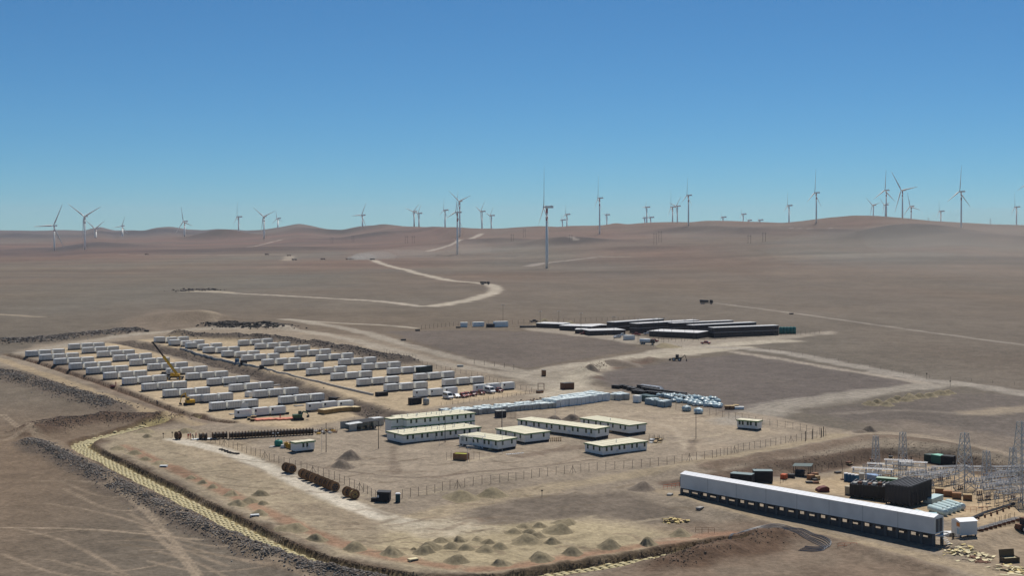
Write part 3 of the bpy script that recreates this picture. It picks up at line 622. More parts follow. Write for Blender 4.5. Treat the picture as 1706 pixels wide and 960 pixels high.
wg = MB().box(-4.2, 0, 2.6, 6.4, .35, 5.3).build('side_wing', M_PANEL, o1); MB().box(-4.45, -.25, 2.35, 6.65, 5.3, 5.42).build('roof', M_IVORY, wg); MB().box(-4.45, -.25, 2.31, 2.35, 5.05, 5.3).box(-4.5, -4.46, 2.35, 6.65, 5.05, 5.3).box(-4.2, 0, 2.55, 2.6, 2.6, 2.83).build('fascia', M_GREEN, wg)
for z in (1.35, 3.9): MB().box(-2.2, -1.7, 2.53, 2.6, z, z + 1.1).build('window', M_GLASS, wg)
office((765, 741.5), (829.6, 752.8), 'r', W_((829.6, 752.8), (871, 749.6)), 2.9, 7, 2, 'squarish office behind the steel gate frame, nearest the lattice-free light mast', doors=(.8,), vents=1)
office((826.8, 730), (874.5, 740.4), 'r', W_((874.5, 740.4), (917, 735.5)), 2.9, 4, 2, 'squarish office with air units on its end wall, beside yellow timber frames', doors=(.55,))
office((862.5, 714.4), (992, 734), 'r', W_((992, 734), (1020.5, 730.6)), 3.0, 12, 2, 'longest single-storey office, in the middle of the compound')
office((967, 711.5), (1048.2, 726.4), 'r', W_((1048.2, 726.4), (1077.8, 722.9)), 2.9, 8, 1, 'rearmost single-storey office, behind the longest one', doors=(.62,), vents=1)
office((1004, 760.8), (1077.8, 750.3), 'l', W_((968, 754.5), (1004, 760.8)), 2.9, 7, 3, 'low office nearest the perimeter fence, with timber steps at both sides', doors=(.55,), vents=1)
office((1228, 714.3), (1262, 718), 'l', 3.4, 2.9, 5, 0, 'small white guard cabin with green trim standing alone by the fence corner', name='guard_cabin', cat='cabin')
office((492.4, 754.7), (524, 751.8), 'l', 2.8, 2.9, 0, 0, 'small white cabin with green trim beside yellow tanks', name='guard_cabin', cat='cabin')
A, an, L = frame((492.4, 754.7), (524, 751.8)); gc = [o for o in COL.objects if o.get('label', '').startswith('small white cabin with green trim beside')][0]
for x in (.36, .56):
    wf = MB().box(L * x, L * x + .65, -.04, -.001, 1.3, 2.5).build('window', M_GREEN, gc); MB().box(L * x + .07, L * x + .58, -.07, -.04, 1.37, 2.43).build('pane', M_GLASS, wf)
# covered workshop left of the two storey office
A, an, L = frame((582.4, 719.5), (634, 715)); t = thing('workshop_shelter', 'dark shade-cloth workshop shelter with one white roof panel, beside the two-storey office', 'shelter', A, an)
MB().prism([(2.4, 2.35), (L, 2.75), (L, 2.85), (2.4, 2.45)], 0, 7).build('shade_roof', M_BLACK, t); MB().prism([(-.2, 2.2), (L * .42, 2.5), (L * .42, 2.6), (-.2, 2.3)], -.2, 3.2).build('roof_panel', M_ROOFW, t)
MB().box(0, L, 6.9, 7, 0, 2.4).box(0, 2.6, .02, .1, .1, 2.2).build('back_wall', M_GREYWRAP, t)
for i in range(6): MB().tube((i * L / 5, .1, -.2), (i * L / 5, .1, 2.6), .06).build('post', M_GALV, t)
for i in range(7):
    q = MB().box(0, 1.2, 0, .8, 0, .75); q.build('work_bench', M_WOOD if i % 2 else M_DARK, t).location = (1 + i * L / 8, 2 + (i % 3), 0)
A, an, L = frame((620, 712), (640, 710)); small_box('tool_store', 'pale tool store behind the shade-cloth workshop', 'shed', (622, 711), (640, 709), 3, 2.6, M_GREYWRAP, M_ROOFW)
# pylon-like gate frame and skip by the offices
A, an, L = frame((766, 746), (806, 749)); t = thing('portal_gate', 'white tubular steel portal frame with a ramp, in front of the squarish office', 'frame', A, an)
L = 7.4
for x in (0, L * .55, L): MB().tube((x, 0, 0), (x, 0, 3.4), .09).build('post', M_WHITE, t)
MB().tube((0, 0, 3.4), (L, 0, 3.4), .08).tube((0, 2.2, 3.4), (L, 2.2, 3.4), .08).tube((0, 0, 3.4), (0, 2.2, 3.4), .08).tube((L, 0, 3.4), (L, 2.2, 3.4), .08).build('top_rail', M_WHITE, t)
for x in (0, L): MB().tube((x, 2.2, 0), (x, 2.2, 3.4), .09).build('post', M_WHITE, t)
MB().tube((.1, 0, .2), (L * .55, 0, 3.2), .05).tube((L * .55, 0, 3.2), (L, 0, .2), .05).build('brace', M_WHITE, t); MB().prism([(L * .3, 0), (L + .3, .0), (L * .62, .7), (L * .3, .7)], -.6, 1.4).build('ramp', M_CONC, t)
A, an, L = frame((754.5, 767), (776.5, 768.5)); t = thing('waste_skip', 'open timber-sided waste skip topped with yellow netting inside a wire pen', 'skip', A, an)
MB().box(0, L, 0, .1, .1, 1.9).box(0, L, 2.5, 2.6, .1, 1.9).box(0, .1, .1, 2.5, .1, 1.9).box(L - .1, L, .1, 2.5, .1, 1.9).box(.1, L - .1, .1, 2.5, .1, .2).build('bin', M_BROWNW, t)
MB().box(.1, L - .1, .1, 2.5, 1.55, 1.75).build('netting', mat('lime netting', (.42, .44, .06), .8), t)
for x, y in ((-1.7, -.6), (-1.7, 3), (L + 1.3, -.6), (L + 3, 3), (L + 1.3, 3), (-.3, -.6)): MB().tube((x, y, -.1), (x, y, 2.3), .035).build('post', M_POST, t)
MB().tube((-1.7, -.6, 2), (L + 1.3, -.6, 2), .015).tube((-1.7, 3, 2), (L + 3, 3, 2), .015).tube((-1.7, -.6, 1), (L + 1.3, -.6, 1), .015).build('wire', M_POST, t)
# tanks and pumps by the small cabin
A = G(464, 745); t = thing('water_tank', 'round green water tank on a pale slab left of the small cabin', 'tank', A)
MB().lathe([(1.0, .25), (1.25, .5), (1.3, 1.5), (1.0, 2.0), (.3, 2.2)], n=16).build('shell', mat('green tank', (.02, .22, .16), .5), t, True); MB().box(-2.6, 1.4, -1.6, 1.2, -.1, .25).build('slab', M_CONC, t); MB().lathe([(.3, 2.2), (.3, 2.35)], n=10).build('lid', M_DARK, t)
for i, (px, py) in enumerate(((477, 747), (483, 748.5), (488, 749.5))):
    A = G(px, py); t = thing('chemical_tank', ['yellow square tank nearest the green water tank', 'middle yellow square tank by the small cabin', 'yellow square tank touching the small cabin'][i], 'tank', A, .2, 'yellow tanks by the small cabin')
    MB().box(-.6, .6, -.6, .6, .15, 1.75 - .2 * (i % 2)).build('cage_tank', mat('ochre plastic', (.48, .30, .04), .6), t); MB().lathe([(.2, 1.6), (.2, 1.9)], n=8).build('cap', M_RED, t); MB().box(-.65, .65, -.65, .65, 0, .15).build('pallet', M_WOOD, t)
A = G(471, 747.5); t = thing('pump_unit', 'white pump unit on a small slab between the green and yellow tanks', 'pump', A); MB().box(-.8, .8, -.5, .5, 0, .3).build('slab', M_CONC, t); MB().box(-.5, .4, -.35, .35, .3, 1.1).tube((.4, 0, .6), (.9, 0, .6), .12).build('pump', M_WHITE, t)
# ------------------------------------------------------------------ wrapped crates
def crate_proto(name, cat, w, d, h, side, top, rounded=False):
    t = thing(name, 'crate', cat)
    b = MB()
    b.prism([(.03, 0), (w - .03, 0), (w, .15), (w, h - .12), (w - .08, h), (.08, h), (0, h - .12), (0, .15)], 0, d); b.build('wrapped_body', side, t)
    c = MB().add([(-.02, -.03, h - .2), (w + .02, -.03, h - .2), (w + .02, d + .03, h - .2), (-.02, d + .03, h - .2), (.06, .08, h + .06), (w - .06, .08, h + .05), (w - .06, d - .08, h + .07), (.06, d - .08, h + .04)],
                 [(4, 5, 6, 7), (0, 1, 5, 4), (1, 2, 6, 5), (2, 3, 7, 6), (3, 0, 4, 7)])
    c.build('plastic_cover', top, t); MB().box(.05, w - .05, .05, d - .05, -.2, .02).build('pallet', M_WOOD, t); return t
def crate_rows(proto, a, b, n, nrow, dd, lab, group, skip=None, jit=.12):
    A, B = G(*a), G(*b); an = math.atan2(B.y - A.y, B.x - A.x); nx, ny = -math.sin(an), math.cos(an)
    for r in range(nrow):
        for i in range(n):
            if skip and skip(i, r): continue
            f = (i + rng.normal() * .02) / n; x = A.x + (B.x - A.x) * f + nx * dd * r + rng.normal() * jit * .5; y = A.y + (B.y - A.y) * f + ny * dd * r + rng.normal() * jit
            L = lab % (ORD[i + 1], ['front', 'second', 'third', 'rear'][r])
            if proto.name not in used: used.add(proto.name); proto.location = (x, y, zl(x, y)); proto.rotation_euler = (0, 0, an); proto['label'] = L; proto['group'] = group
            else: dup(proto, (x, y, zl(x, y) + rng.normal() * .10), an + rng.normal() * .02, L, group)
p = wdist((752, 695.5), (927, 680))
crate_rows(crate_proto('wrapped_crate', 'crate', p / 25 - .2, 2.25, 2.0, M_GREYWRAP, M_BLUEWRAP), (748, 695.5), (927, 680), 26, 3, 2.6, 'low grey-sided crate under pale blue wrap, %s from the left, %s line', 'low wrapped crates by the car park', lambda i, r: r == 2 and i % 5 == 2)
p = wdist((927, 680), (1017, 667.5))
crate_rows(crate_proto('wrapped_crate', 'crate', p / 13 - .18, 2.2, 2.75, M_WHITEWRAP, M_BLUEWRAP), (927, 680), (1017, 667.5), 13, 4, 2.6, 'tall white-wrapped crate, %s from the left, %s line', 'tall wrapped crates in a block', lambda i, r: r == 3 and i < 5)
crate_rows(crate_proto('wrapped_crate', 'crate', 1.75, 2.2, 2.2, M_GREYWRAP, M_BLUEWRAP), (1018.5, 664), (1033, 667.5), 3, 2, 2.4, 'dim grey-wrapped crate right of the tall block, %s along, %s line', 'grey crates at the right end')
crate_rows(crate_proto('wrapped_crate', 'crate', 1.75, 2.2, 2.3, M_GREYWRAP, M_BLUEWRAP), (1033, 668), (1046, 665), 2, 2, 2.4, 'last grey-wrapped crate beyond the tall block, %s along, %s line', 'grey crates at the right end')
crate_rows(crate_proto('wrapped_crate', 'crate', 1.75, 2.0, 2.1, mat('bluish wrap side', (.25, .33, .36), .6), M_BLUEWRAP), (1074, 673.5), (1105, 679.5), 6, 2, 2.2, 'teal-grey wrapped crate in the small block, %s from left, %s line', 'teal-grey crates in a small block')
small_box('stores_container', 'white upright stores container left of the teal-grey crates', 'container', (1054, 671), (1064, 672), 2.4, 2.7, M_CONTEND)
for i in range(4): small_box('stores_container', 'dark teal container, %s from the white one' % ORD[i + 1], 'container', (1064 + i * 5, 667.5 + i * .9), (1069 + i * 5, 668.4 + i * .9), 4, 2.2, mat('dark teal', (.05, .10, .11), .6), group='dark teal containers')
# wrapped bundles heaped together
def bundle(name):
    t = thing(name, 'b', 'bundle'); prof = [(.55, 0), (.95, .25), (1.05, .9), (.9, 1.45), (.45, 1.75), (.12, 1.9)]
    b = MB().lathe(prof, n=9); b.v = [(x * random.uniform(.88, 1.1), y * random.uniform(.88, 1.1), z + random.uniform(-.06, .06)) for x, y, z in b.v]
    mb_ = mat('crumpled blue wrap', (.50, .63, .66), .4, var=.22, dirt=.45, scale=1.6); b.build('wrapped_bundle', mb_, t); MB().tube((0, 0, 1.8), (.1, .05, 2.15), .14, .04).build('tied_top', mb_, t); return t
bprot = bundle('wrapped_bundle'); bspots = []
for r, (x0, x1, y0, y1) in enumerate(((1098, 1190, 661, 667), (1104, 1200, 663, 670), (1118, 1204, 666, 674), (1126, 1206, 670.5, 678), (1150, 1206, 675, 681))):
    n = int((x1 - x0) / 8)
    for i in range(n): bspots.append((x0 + (x1 - x0) * i / n + rng.normal() * 1.2, y0 + (y1 - y0) * i / n + rng.normal() * .5, r, i))
for k, (x, y, r, i) in enumerate(bspots):
    lab = 'pale blue tied bundle, %s from the left, %s line of the heap' % (ORD[i + 1], ORD[r + 1])
    o = bprot if k == 0 else dup(bprot, (0, 0, 0), 0, lab); o.location = G(x, y); o.rotation_euler = (0, 0, rng.uniform(0, 6)); o['label'] = lab; o['group'] = 'tied bundles heaped by the fence'
    s_ = rng.uniform(.9, 1.35); o.scale = (s_ * rng.uniform(.85, 1.2), s_, rng.uniform(.65, 1.05))
for k, (x, y, tx) in enumerate(((1144, 685.5, 'round bundle standing apart in front of the heap, the left one'), (1164, 689.5, 'round grey-sided bundle standing apart in front of the heap, the right one'))):
    o = dup(bprot, G(x, y), k, tx, 'tied bundles heaped by the fence'); o.scale = (1.7, 1.7, 1.15)
for i, (x, y) in enumerate(((1212, 682.5), (1219, 682.5), (1226, 681))):
    A = G(x, y); t = thing('cable_basket', 'round brown cable basket, %s right of the blue bundles' % ORD[i + 1], 'basket', A, 0, 'brown baskets at the end of the heap')
    MB().lathe([(.9, 0), (1.1, .9), (1.15, 1.3), (.8, 1.3), (.75, .5)], n=12).build('basket', M_BROWNW, t); MB().lathe([(1.2, 1.28), (1.2, 1.4), (1.0, 1.4)], n=12).build('rim', M_WOOD, t)
small_box('stores_container', 'low pale box at the right end beyond the brown baskets', 'box', (1224, 683), (1240, 683), 2, 1.0, M_WHITEWRAP)
# black crates
kc = thing('black_crate', 'c', 'crate'); MB().box(0, 2.0, 0, 1.8, .12, 1.3).build('body', M_BLACK, kc); MB().box(-.04, 2.04, -.04, 1.84, 1.3, 1.4).build('lid', M_DARK, kc); MB().box(.1, 1.9, .1, 1.7, 0, .12).build('pallet', M_WOOD, kc); first = True
for r, (x0, y0, x1, y1, n) in enumerate(((1018, 647.5, 1030, 648.5, 2), (1030, 646.5, 1056, 652, 4), (1043, 650.5, 1068, 656.5, 4), (1051, 656, 1072, 658.5, 3), (1060, 647, 1094, 652.5, 5), (1066, 650.5, 1100, 656, 5), (1074, 657.5, 1146, 664.5, 11), (1080, 653, 1140, 661, 8), (1118, 666, 1146, 668, 4))):
    for i in range(n):
        lab = 'black crate with flat lid, %s in the %s string from the left' % (ORD[i + 1], ORD[r + 1]); A = G(x0 + (x1 - x0) * (i + .1) / n, y0 + (y1 - y0) * (i + .1) / n); an = math.atan2(*(G(x1, y1) - G(x0, y0)).yx)
        if first: o = kc; o['group'] = 'black crates'; first = False
        else: o = dup(kc, A, an, lab, 'black crates')
        o.location = A; o.rotation_euler = (0, 0, an); o['label'] = lab
for i in range(3):
    A, an, L = frame((1065 + i * 2, 643.5 + i * 1.7), (1098 + i * 2, 648.5 + i * 1.7)); t = thing('pipe_stack', 'long %s pale bundle of pipes lying behind the black crates' % ['farthest', 'middle', 'nearest'][i], 'pipes', A, an, 'pipes behind the black crates')
    for k in range(5): MB().tube((0, k * .45, .45), (L * .96, k * .45, .45), .2, n=8).build('pipe', M_SILVER, t)
    MB().box(1, 1.2, -.2, 2.2, 0, .25).box(L - 1.2, L - 1, -.2, 2.2, 0, .25).build('bearer', M_WOOD, t)
# timber crates and sheets at the front of the left yard
wc = thing('timber_crate', 'c', 'crate'); b = MB().box(.03, 1.37, .03, 3.37, .15, 1.55)
for k in range(5): b.box(k * .33, k * .33 + .08, 0, .03, .1, 1.6); b.box(0, .03, k * .78, k * .78 + .1, .1, 1.6)
b.build('crate_body', mat('plywood tan', (.42, .27, .11), .8, var=.12, dirt=.25), wc); MB().box(-.03, 1.43, -.03, 3.43, 1.6, 1.68).build('lid', mat('pale plywood', (.68, .54, .32), .8), wc); MB().box(0, 1.4, .2, .4, 0, .15).box(0, 1.4, 3, 3.2, 0, .15).build('runner', M_WOOD, wc)
A, an, L = frame((540, 691.5), (601, 686))
for i in range(13):
    x = i * L / 13; o = wc if i == 0 else dup(wc, (0, 0, 0), 0); o.location = A + Vector((math.cos(an) * x, math.sin(an) * x, 0)) + Vector((0, rng.normal() * .1, 0)); o.location.z = zl(o.location.x, o.location.y) + (0 if i % 4 else .03); o.rotation_euler = (0, 0, an + rng.normal() * .02); o['label'] = 'long tan timber crate, %s from the left of the close-packed row' % ORD[i + 1]; o['group'] = 'tan timber crates in the left yard'
A, an, L = frame((517, 686.5), (540, 685))
for i in range(5):
    t = thing('timber_stack', 'low stack of tan planks, %s from the left, left of the timber crates' % ORD[i + 1], 'planks', G(518 + i * 5, 687 - i * .35), an, 'low timber stacks')
    for k in range(3): MB().box(0, 1.2, 0, 2.4, .05 + k * .2, .2 + k * .2).build('plank_layer', M_WOOD, t)
for i in range(6):
    A = G(428 + i * 11 + (3 if i > 2 else 0), 702.5 - (i % 3) * .2 - i * .35); t = thing('sheet_stack', 'flat stack of salmon-coloured sheets, %s from the left' % ORD[i + 1], 'sheets', A, ANG - .05, 'salmon sheet stacks')
    for k in range(3): MB().box(0, 2.3 - .1 * k, 0, 4.6 - .2 * k, .1 + k * .14, .22 + k * .14).build('sheet_layer', M_PINK, t)
    MB().box(.2, .4, 0, 4.4, 0, .1).box(1.8, 2, 0, 4.4, 0, .1).build('bearer', M_WOOD, t)
for x, y, w, tx in ((412, 700.5, 1.2, 'left of the salmon sheets'), (417, 702.8, 1.4, 'at the left corner of the salmon sheets'), (418, 698, 1.8, 'behind the salmon sheets'), (470, 691, 2.4, 'behind the right salmon sheets')):
    t = thing('equipment_crate', 'dark low equipment crate ' + tx, 'crate', G(x, y), .1, 'dark crates around the salmon sheets'); MB().box(0, w, 0, 1, .1, .8).build('body', M_RUST if x == 417 else M_DARK, t); MB().box(-.05, w + .05, -.05, 1.05, .8, .86).build('lid', M_WOOD, t)
# ------------------------------------------------------------------ cable drums
def drum(r, w, m, core):
    t = thing('cable_drum', 'd', 'cable drum')
    for s in (-1, 1):
        a_, b_ = s * w / 2 - .06, s * w / 2 + .06; f = MB().lathe([(r * .66, a_), (r, a_), (r, b_), (r * .66, b_), (r * .66, a_)], c=(0, 0, r), n=20, axis='X'); f.f = f.f[:-2]
        for k in range(6):
            a = k * math.pi / 3; y, z = math.sin(a) * r * .8, r + math.cos(a) * r * .8; f.bar((s * (w / 2 + .02), y * .15, r + (z - r) * .15), (s * (w / 2 + .02), y, z), .10)
        f.build('flange', m, t)
    MB().lathe([(r * .74, -w / 2 + .06), (r * .74, w / 2 - .06)], c=(0, 0, r), n=18, axis='X').build('cable_coil', core, t)
    MB().lathe([(.16, -w / 2 - .12), (.16, w / 2 + .12)], c=(0, 0, r), n=8, axis='X').build('hub', M_DARK, t); return t
M_DRUM = mat('drum timber', (.20, .115, .065), .85, var=.25, dirt=.3)
dr = drum(1.12, 1.0, M_DRUM, mat('brown cable', (.06, .042, .032), .6)); xs = [(307, 732.3), (311, 732)]; xs = [(334.5, 733), (342, 733)] + [(356.8, 732.2), (362.5, 731.9), (368.2, 731.7), (375, 731.3)] + [(385 + i * 5.35, 731.6 - i * .28) for i in range(26)]
A, B = G(385, 731.6), G(519, 724.6); an = math.atan2(B.y - A.y, B.x - A.x)
for i, (x, y) in enumerate(xs):
    lab = 'brown cable drum, %s from the left in the long line' % ORD[i + 1]; o = dr if i == 0 else dup(dr, (0, 0, 0), 0, lab, 'cable drums in the long line'); o.location = G(x, y); o.rotation_euler = (0, 0, an + rng.normal() * .04); o['label'] = lab; o['group'] = 'cable drums in the long line'
big = drum(1.25, 1.1, M_DRUM, mat('red brown cable', (.12, .05, .03), .7)); tag(big, 'big cable drum standing alone at the left end of the long line', 'cable drum', None, G(296.5, 732.5), an + .5)
dr2 = drum(1.28, 1.15, mat('drum timber brown', (.30, .17, .085), .85, var=.25, dirt=.3), M_CABLE); A, B = G(505, 798), G(560, 822); an2 = math.atan2(B.y - A.y, B.x - A.x)
sp = [(477.5, 787), (485.5, 789)] + [(505 + i * 7.45, 797.5 + i * 3.15) for i in range(8)] + [(579, 828.5)]
for i, (x, y) in enumerate(sp):
    lab = ['rear drum of the pair beside the gravel track', 'front drum of the pair beside the gravel track'][i] if i < 2 else ('%s drum from the left in the row of eight by the gravel track' % ORD[i - 1] if i < 10 else 'dark cable drum right behind the yellow drum')
    o = dr2 if i == 0 else dup(dr2, (0, 0, 0), 0); o['label'] = lab; o['group'] = 'cable drums along the gravel track'; o.location = G(x, y); o.rotation_euler = (0, 0, an2 + rng.normal() * .05)
dy_ = drum(1.28, 1.5, M_DRUM, mat('ochre cable', (.42, .30, .12), .7)); tag(dy_, 'cable drum wound with pale yellow cable, nearest the black skip', 'cable drum', 'cable drums along the gravel track', G(589.5, 832.5), an2)
for i, (x, y) in enumerate(((368, 750), (372, 751.5), (377, 753), (382, 755), (386, 756), (391, 757), (395.5, 757.5))):
    t = thing('tyre', 'black tyre lying by the fence, %s from the left' % ORD[i + 1], 'tyre', G(x, y), i * .7, 'tyres lying by the fence'); MB().lathe([(.35, 0), (.62, 0), (.7, .15), (.62, .35), (.35, .35), (.35, 0)], n=14).build('tyre_ring', M_RUB, t); MB().lathe([(.34, .1), (.34, .2)], n=12).build('rim', M_RUST, t)
A, an, L = frame((628, 837), (651, 838)); t = thing('waste_skip', 'closed black waste skip beside the portable toilet', 'skip', A, an); b = MB().box(0, L * .9, 0, 2.6, .2, 2.3)
for k in range(6): b.box(k * L * .16, k * L * .16 + .12, -.08, 0, .2, 2.3)
b.build('bin', M_BLACK, t); MB().prism([(-.1, 2.3), (L * .9 + .1, 2.3), (L * .9 + .1, 2.4), (-.1, 2.5)], -.1, 2.7).build('lid', M_DARK, t); MB().box(-1.6, -.1, .5, 2, 0, .8).build('tow_bar', M_BLACK, t)
MB().box(.1, .5, -.1, -.08, 1.1, 1.7).build('sign_plate', M_WHITE, t)
def toilet(px, py, label, m, group=None):
    t = thing('portable_toilet', label, 'toilet', G(px, py), .1, group); MB().box(0, 1.15, 0, 1.15, .1, 2.1).build('cabin', m, t); MB().prism([(-.04, 2.1), (1.19, 2.1), (1.0, 2.3), (.15, 2.3)], -.04, 1.19).build('roof', M_WHITE, t); MB().box(.2, .95, -.04, -.001, .2, 1.95).build('door', m, t); MB().box(0, 1.15, 0, 1.15, -.1, .1).build('base', M_DARK, t)
toilet(659, 838.5, 'dark teal portable toilet standing alone right of the black skip', mat('dark teal plastic', (.02, .07, .075), .5))
for i in range(4): toilet(1408 + i * 5.6, 803 + i * .9, 'blue portable toilet, %s from the left in the substation row' % ORD[i + 1], M_BLUE, 'blue toilets in the substation')
# ------------------------------------------------------------------ the workers camp in the distance
M_CAMP = mat('dark camp cladding', (.055, .042, .042), .7); M_CAMPROOF = mat('white camp roof', (.66, .64, .62), .6, dirt=.1)
def camp(a, b, left, h, nw, st, label, name='barrack_block', cat='barracks', group='dark barrack blocks of the far camp'):
    t, L = office(a, b, 'l', wdist(left, a) * (.62 if st == 2 else 1), h, nw, 1, label, group, st, 0, (), M_CAMPROOF, M_CAMP, M_CAMPROOF, .2, name, cat, .15, .12, .8, .9); return t
camp((1189.7, 562.8), (1297.4, 558.3), (1170, 560.5), 5.6, 12, 2, 'nearest two-storey dark barrack block with white roof, by the green tanks')
camp((1154.6, 558.3), (1260, 553), (1136, 556.5), 5.6, 12, 2, 'second two-storey dark barrack block, behind the nearest one')
camp((1122, 554.5), (1222, 549.5), (1104, 553), 5.6, 12, 2, 'third two-storey dark barrack block from the front')
camp((1063, 555.5), (1165, 548), (1040, 553), 5.6, 12, 2, 'fourth dark barrack block, left of the single-storey one')
camp((1024, 553), (1106, 546), (1005, 551), 5.6, 10, 2, 'farthest dark barrack block at the back left of the camp')
camp((1081.5, 560.5), (1161.6, 564.8), (1100, 557), 3.0, 9, 1, 'single-storey dark mess building with white roof in front of the barracks', 'mess_building', 'mess hall')
for a, b, l, h, lab in (((893, 546), (937, 548), (902, 543.5), 2.6, 'low shed with white roof at the left end of the far camp'), ((932, 550.5), (985, 553), (944, 547), 2.8, 'low white-roofed shed, second from the left in the far camp'), ((982, 559.5), (1042, 558), (990, 556), 2.8, 'white-roofed open canopy with cars beneath in the far camp'), ((958, 556), (976, 556.5), (962, 554), 2.4, 'small dark hut between the low sheds and the canopy'), ((980, 549.5), (1014, 548.5), (985, 547), 2.4, 'thin white-roofed shed behind the canopy')):
    camp(a, b, l, h, 4, 1, lab, 'camp_shed', 'shed', 'low sheds of the far camp')
for i, (a, b, lab) in enumerate((((767, 545.5), (779, 545.5), 'pale boxy tent trailer at the far left of the camp'), ((789, 545), (807, 544.5), 'second pale trailer from the left of the far camp'), ((824, 545.5), (847, 545), 'bright white long tent beside the dark hut in the far camp'))): small_box('site_trailer', lab, 'trailer', a, b, 3, 3.4 if i == 2 else 2.9, M_CONTEND, group='pale trailers left of the far camp')
small_box('camp_hut', 'dark hut just left of the bright white long tent', 'hut', (811, 546), (824, 545.8), 3, 2.2, M_DARK, group='dark huts of the far camp')
small_box('camp_hut', 'long low dark wall of pallets left of the far camp', 'hut', (866, 546.5), (893, 546.5), 2, 1.2, M_DARK, group='dark huts of the far camp')
small_box('stores_container', 'pale stores container by the cars in front of the far camp', 'container', (1041, 567), (1058, 566.3), 2.4, 2.5, M_WHITEWRAP)
for i in range(5):
    t = thing('storage_tank', 'green upright storage tank, %s from the left, right of the barracks' % ORD[i + 1], 'tank', G(1301 + i * 5.5, 556.5 - i * .1), 0, 'green tanks of the far camp'); MB().lathe([(1.15, 0), (1.15, 3.4), (.9, 3.9), (.3, 4.2)], n=14).build('shell', M_TEAL, t, True); MB().lathe([(.35, 4.15), (.35, 4.35)], n=8).build('lid', M_DARK, t)
for a, b, w, h, lab in (((940, 660 - 10), (957, 649), 3, 2.6, 'dark brown open shed with a frame beside it, near the road bend'), ((905, 627.5), (910, 627.3), 2.4, 2.6, 'small tan box hut with a dark side near the junction'), ((897, 656), (906, 655), 1.5, 1.0, 'brown crate behind the wrapped crates')):
    small_box('road_hut', lab, 'hut', a, b, w, h, M_RUST if h > 1.2 and w > 2.5 else M_BROWNW, M_DARK)
A = G(897, 650); t = thing('pipe_rack', 'open rusty pipe frame attached beside the dark brown shed', 'frame', A, .1)
for x in (0, 2.4): 
    for y in (0, 2.4): MB().tube((x, y, 0), (x, y, 2.4), .07).build('post', M_RUST, t)
MB().tube((0, 0, 2.4), (2.4, 0, 2.4), .06).tube((0, 2.4, 2.4), (2.4, 2.4, 2.4), .06).tube((0, 0, 1.2), (2.4, 0, 1.2), .05).tube((0, 0, 2.4), (0, 2.4, 2.4), .06).build('rail', M_RUST, t)
small_box('guard_hut', 'grey cabin behind the crates, front of a rusty scaffold', 'cabin', (828, 697), (844, 696), 2.4, 2.4, M_DARK, M_GREYWRAP)
# ------------------------------------------------------------------ substation: long hall on legs
A, an, L = frame((1133.5, 824), (1557, 912)); HW = 3.6
hall = thing('service_hall', 'very long white panelled hall raised on dark legs', 'hall', A, an)
zA, zB = zl(A.x, A.y), zl(A.x + math.cos(an) * L, A.y + math.sin(an) * L); tlt = 0.0
z0, z1 = 1.62, 5.2
q = MB().prism([(0, z0), (L, z0), (L, z1), (0, z1)], 0, HW)
jn_ = MB()
for i in range(1, 8): jn_.box(i * L / 8 - .045, i * L / 8 + .045, -.03, -.002, z0, z1)
jn_.build('seam', mat('joint grey', (.40, .39, .38), .7), hall)
q.build('wall', mat('hall panel', (.76, .74, .71), .45, dirt=.16, scale=.35), hall)
r = MB()
for i in range(46):
    x0, x1 = i * L / 46 - .0, (i + 1) * L / 46 - .03
    r.add([(x0, -.15, z1 + .02), (x1, -.15, z1 + .02), (x1, HW / 2, z1 + .55), (x0, HW / 2, z1 + .55), (x1, HW + .15, z1 + .02), (x0, HW + .15, z1 + .02)], [(0, 1, 2, 3), (3, 2, 4, 5)])
r.add([(0, 0, z1), (0, HW, z1), (0, HW / 2, z1 + .5)], [(0, 1, 2)]).add([(L, 0, z1), (L, HW, z1), (L, HW / 2, z1 + .5)], [(0, 1, 2)])
r.build('roof', mat('hall roof', (.86, .86, .87), .5, dirt=.03), hall)
MB().box(.1, L - .1, .2, .34, -1.4, .62).build('shade_board', mat('dark plinth', (.09, .085, .08), .9), hall); MB().box(0, L, .05, .25, z0 - .28, z0).box(0, L, HW - .25, HW - .05, z0 - .2, z0).build('floor_beam', M_DARK, hall)  # dark board added along the front legs to give the shade under the hall
n = 25
for i in range(n):
    x = .3 + i * (L - .6) / (n - 1)
    for y in (.15, HW - .2):
        gx, gy = A.x + math.cos(an) * x - math.sin(an) * y, A.y + math.sin(an) * x + math.cos(an) * y
        MB().box(x - .32, x + .32, y - .2, y + .2, zl(gx, gy) - A.z - .4, z0 - .2).build('leg', mat('dark concrete leg', (.12, .115, .11), .9), hall)
    if i < n - 1: MB().box(x + .32, x + (L - .6) / (n - 1) - .32, HW - .12, HW - .06, .2, .9 + .4 * (i % 2)).build('cable_tray', M_DARK if i % 3 else M_GALV, hall) if i % 2 == 0 else MB().box(x + .5, x + 1.3, HW - .35, HW - .07, -.2, .9).build('switch_box', M_DARK, hall)
for y0, y1 in ((.5, 1.6), (1.85, 3.1)): MB().box(L, L + .06, y0, y1, z0 + .3, z1 - .4).build('louvre_door', mat('dark louvre', (.08, .08, .085), .5), hall)
MB().box(-.9, -.02, .8, 2.4, z0 + .2, z1 - 1).build('air_unit', M_DARK, hall); MB().box(L + .06, L + 1.2, 0, HW, z0 - .35, z0 - .15).build('landing', M_GALV, hall)
for k in range(5): MB().box(L + 1.25 + k * .3, L + 1.5 + k * .3, .6, 2, z0 - .5 - .33 * k, z0 - .42 - .33 * k).build('step', M_GALV, hall)
A, an, L = frame((1599.8, 897), (1618, 895.2)); wdt = 3.4; L = 4.2
t = thing('switch_cabin', 'small white gabled cabin with an orange sign at the right end of the hall', 'cabin', A, an); h = 3.5
MB().box(0, L, 0, wdt, .5, h).build('wall', MATS['hall panel'], t)
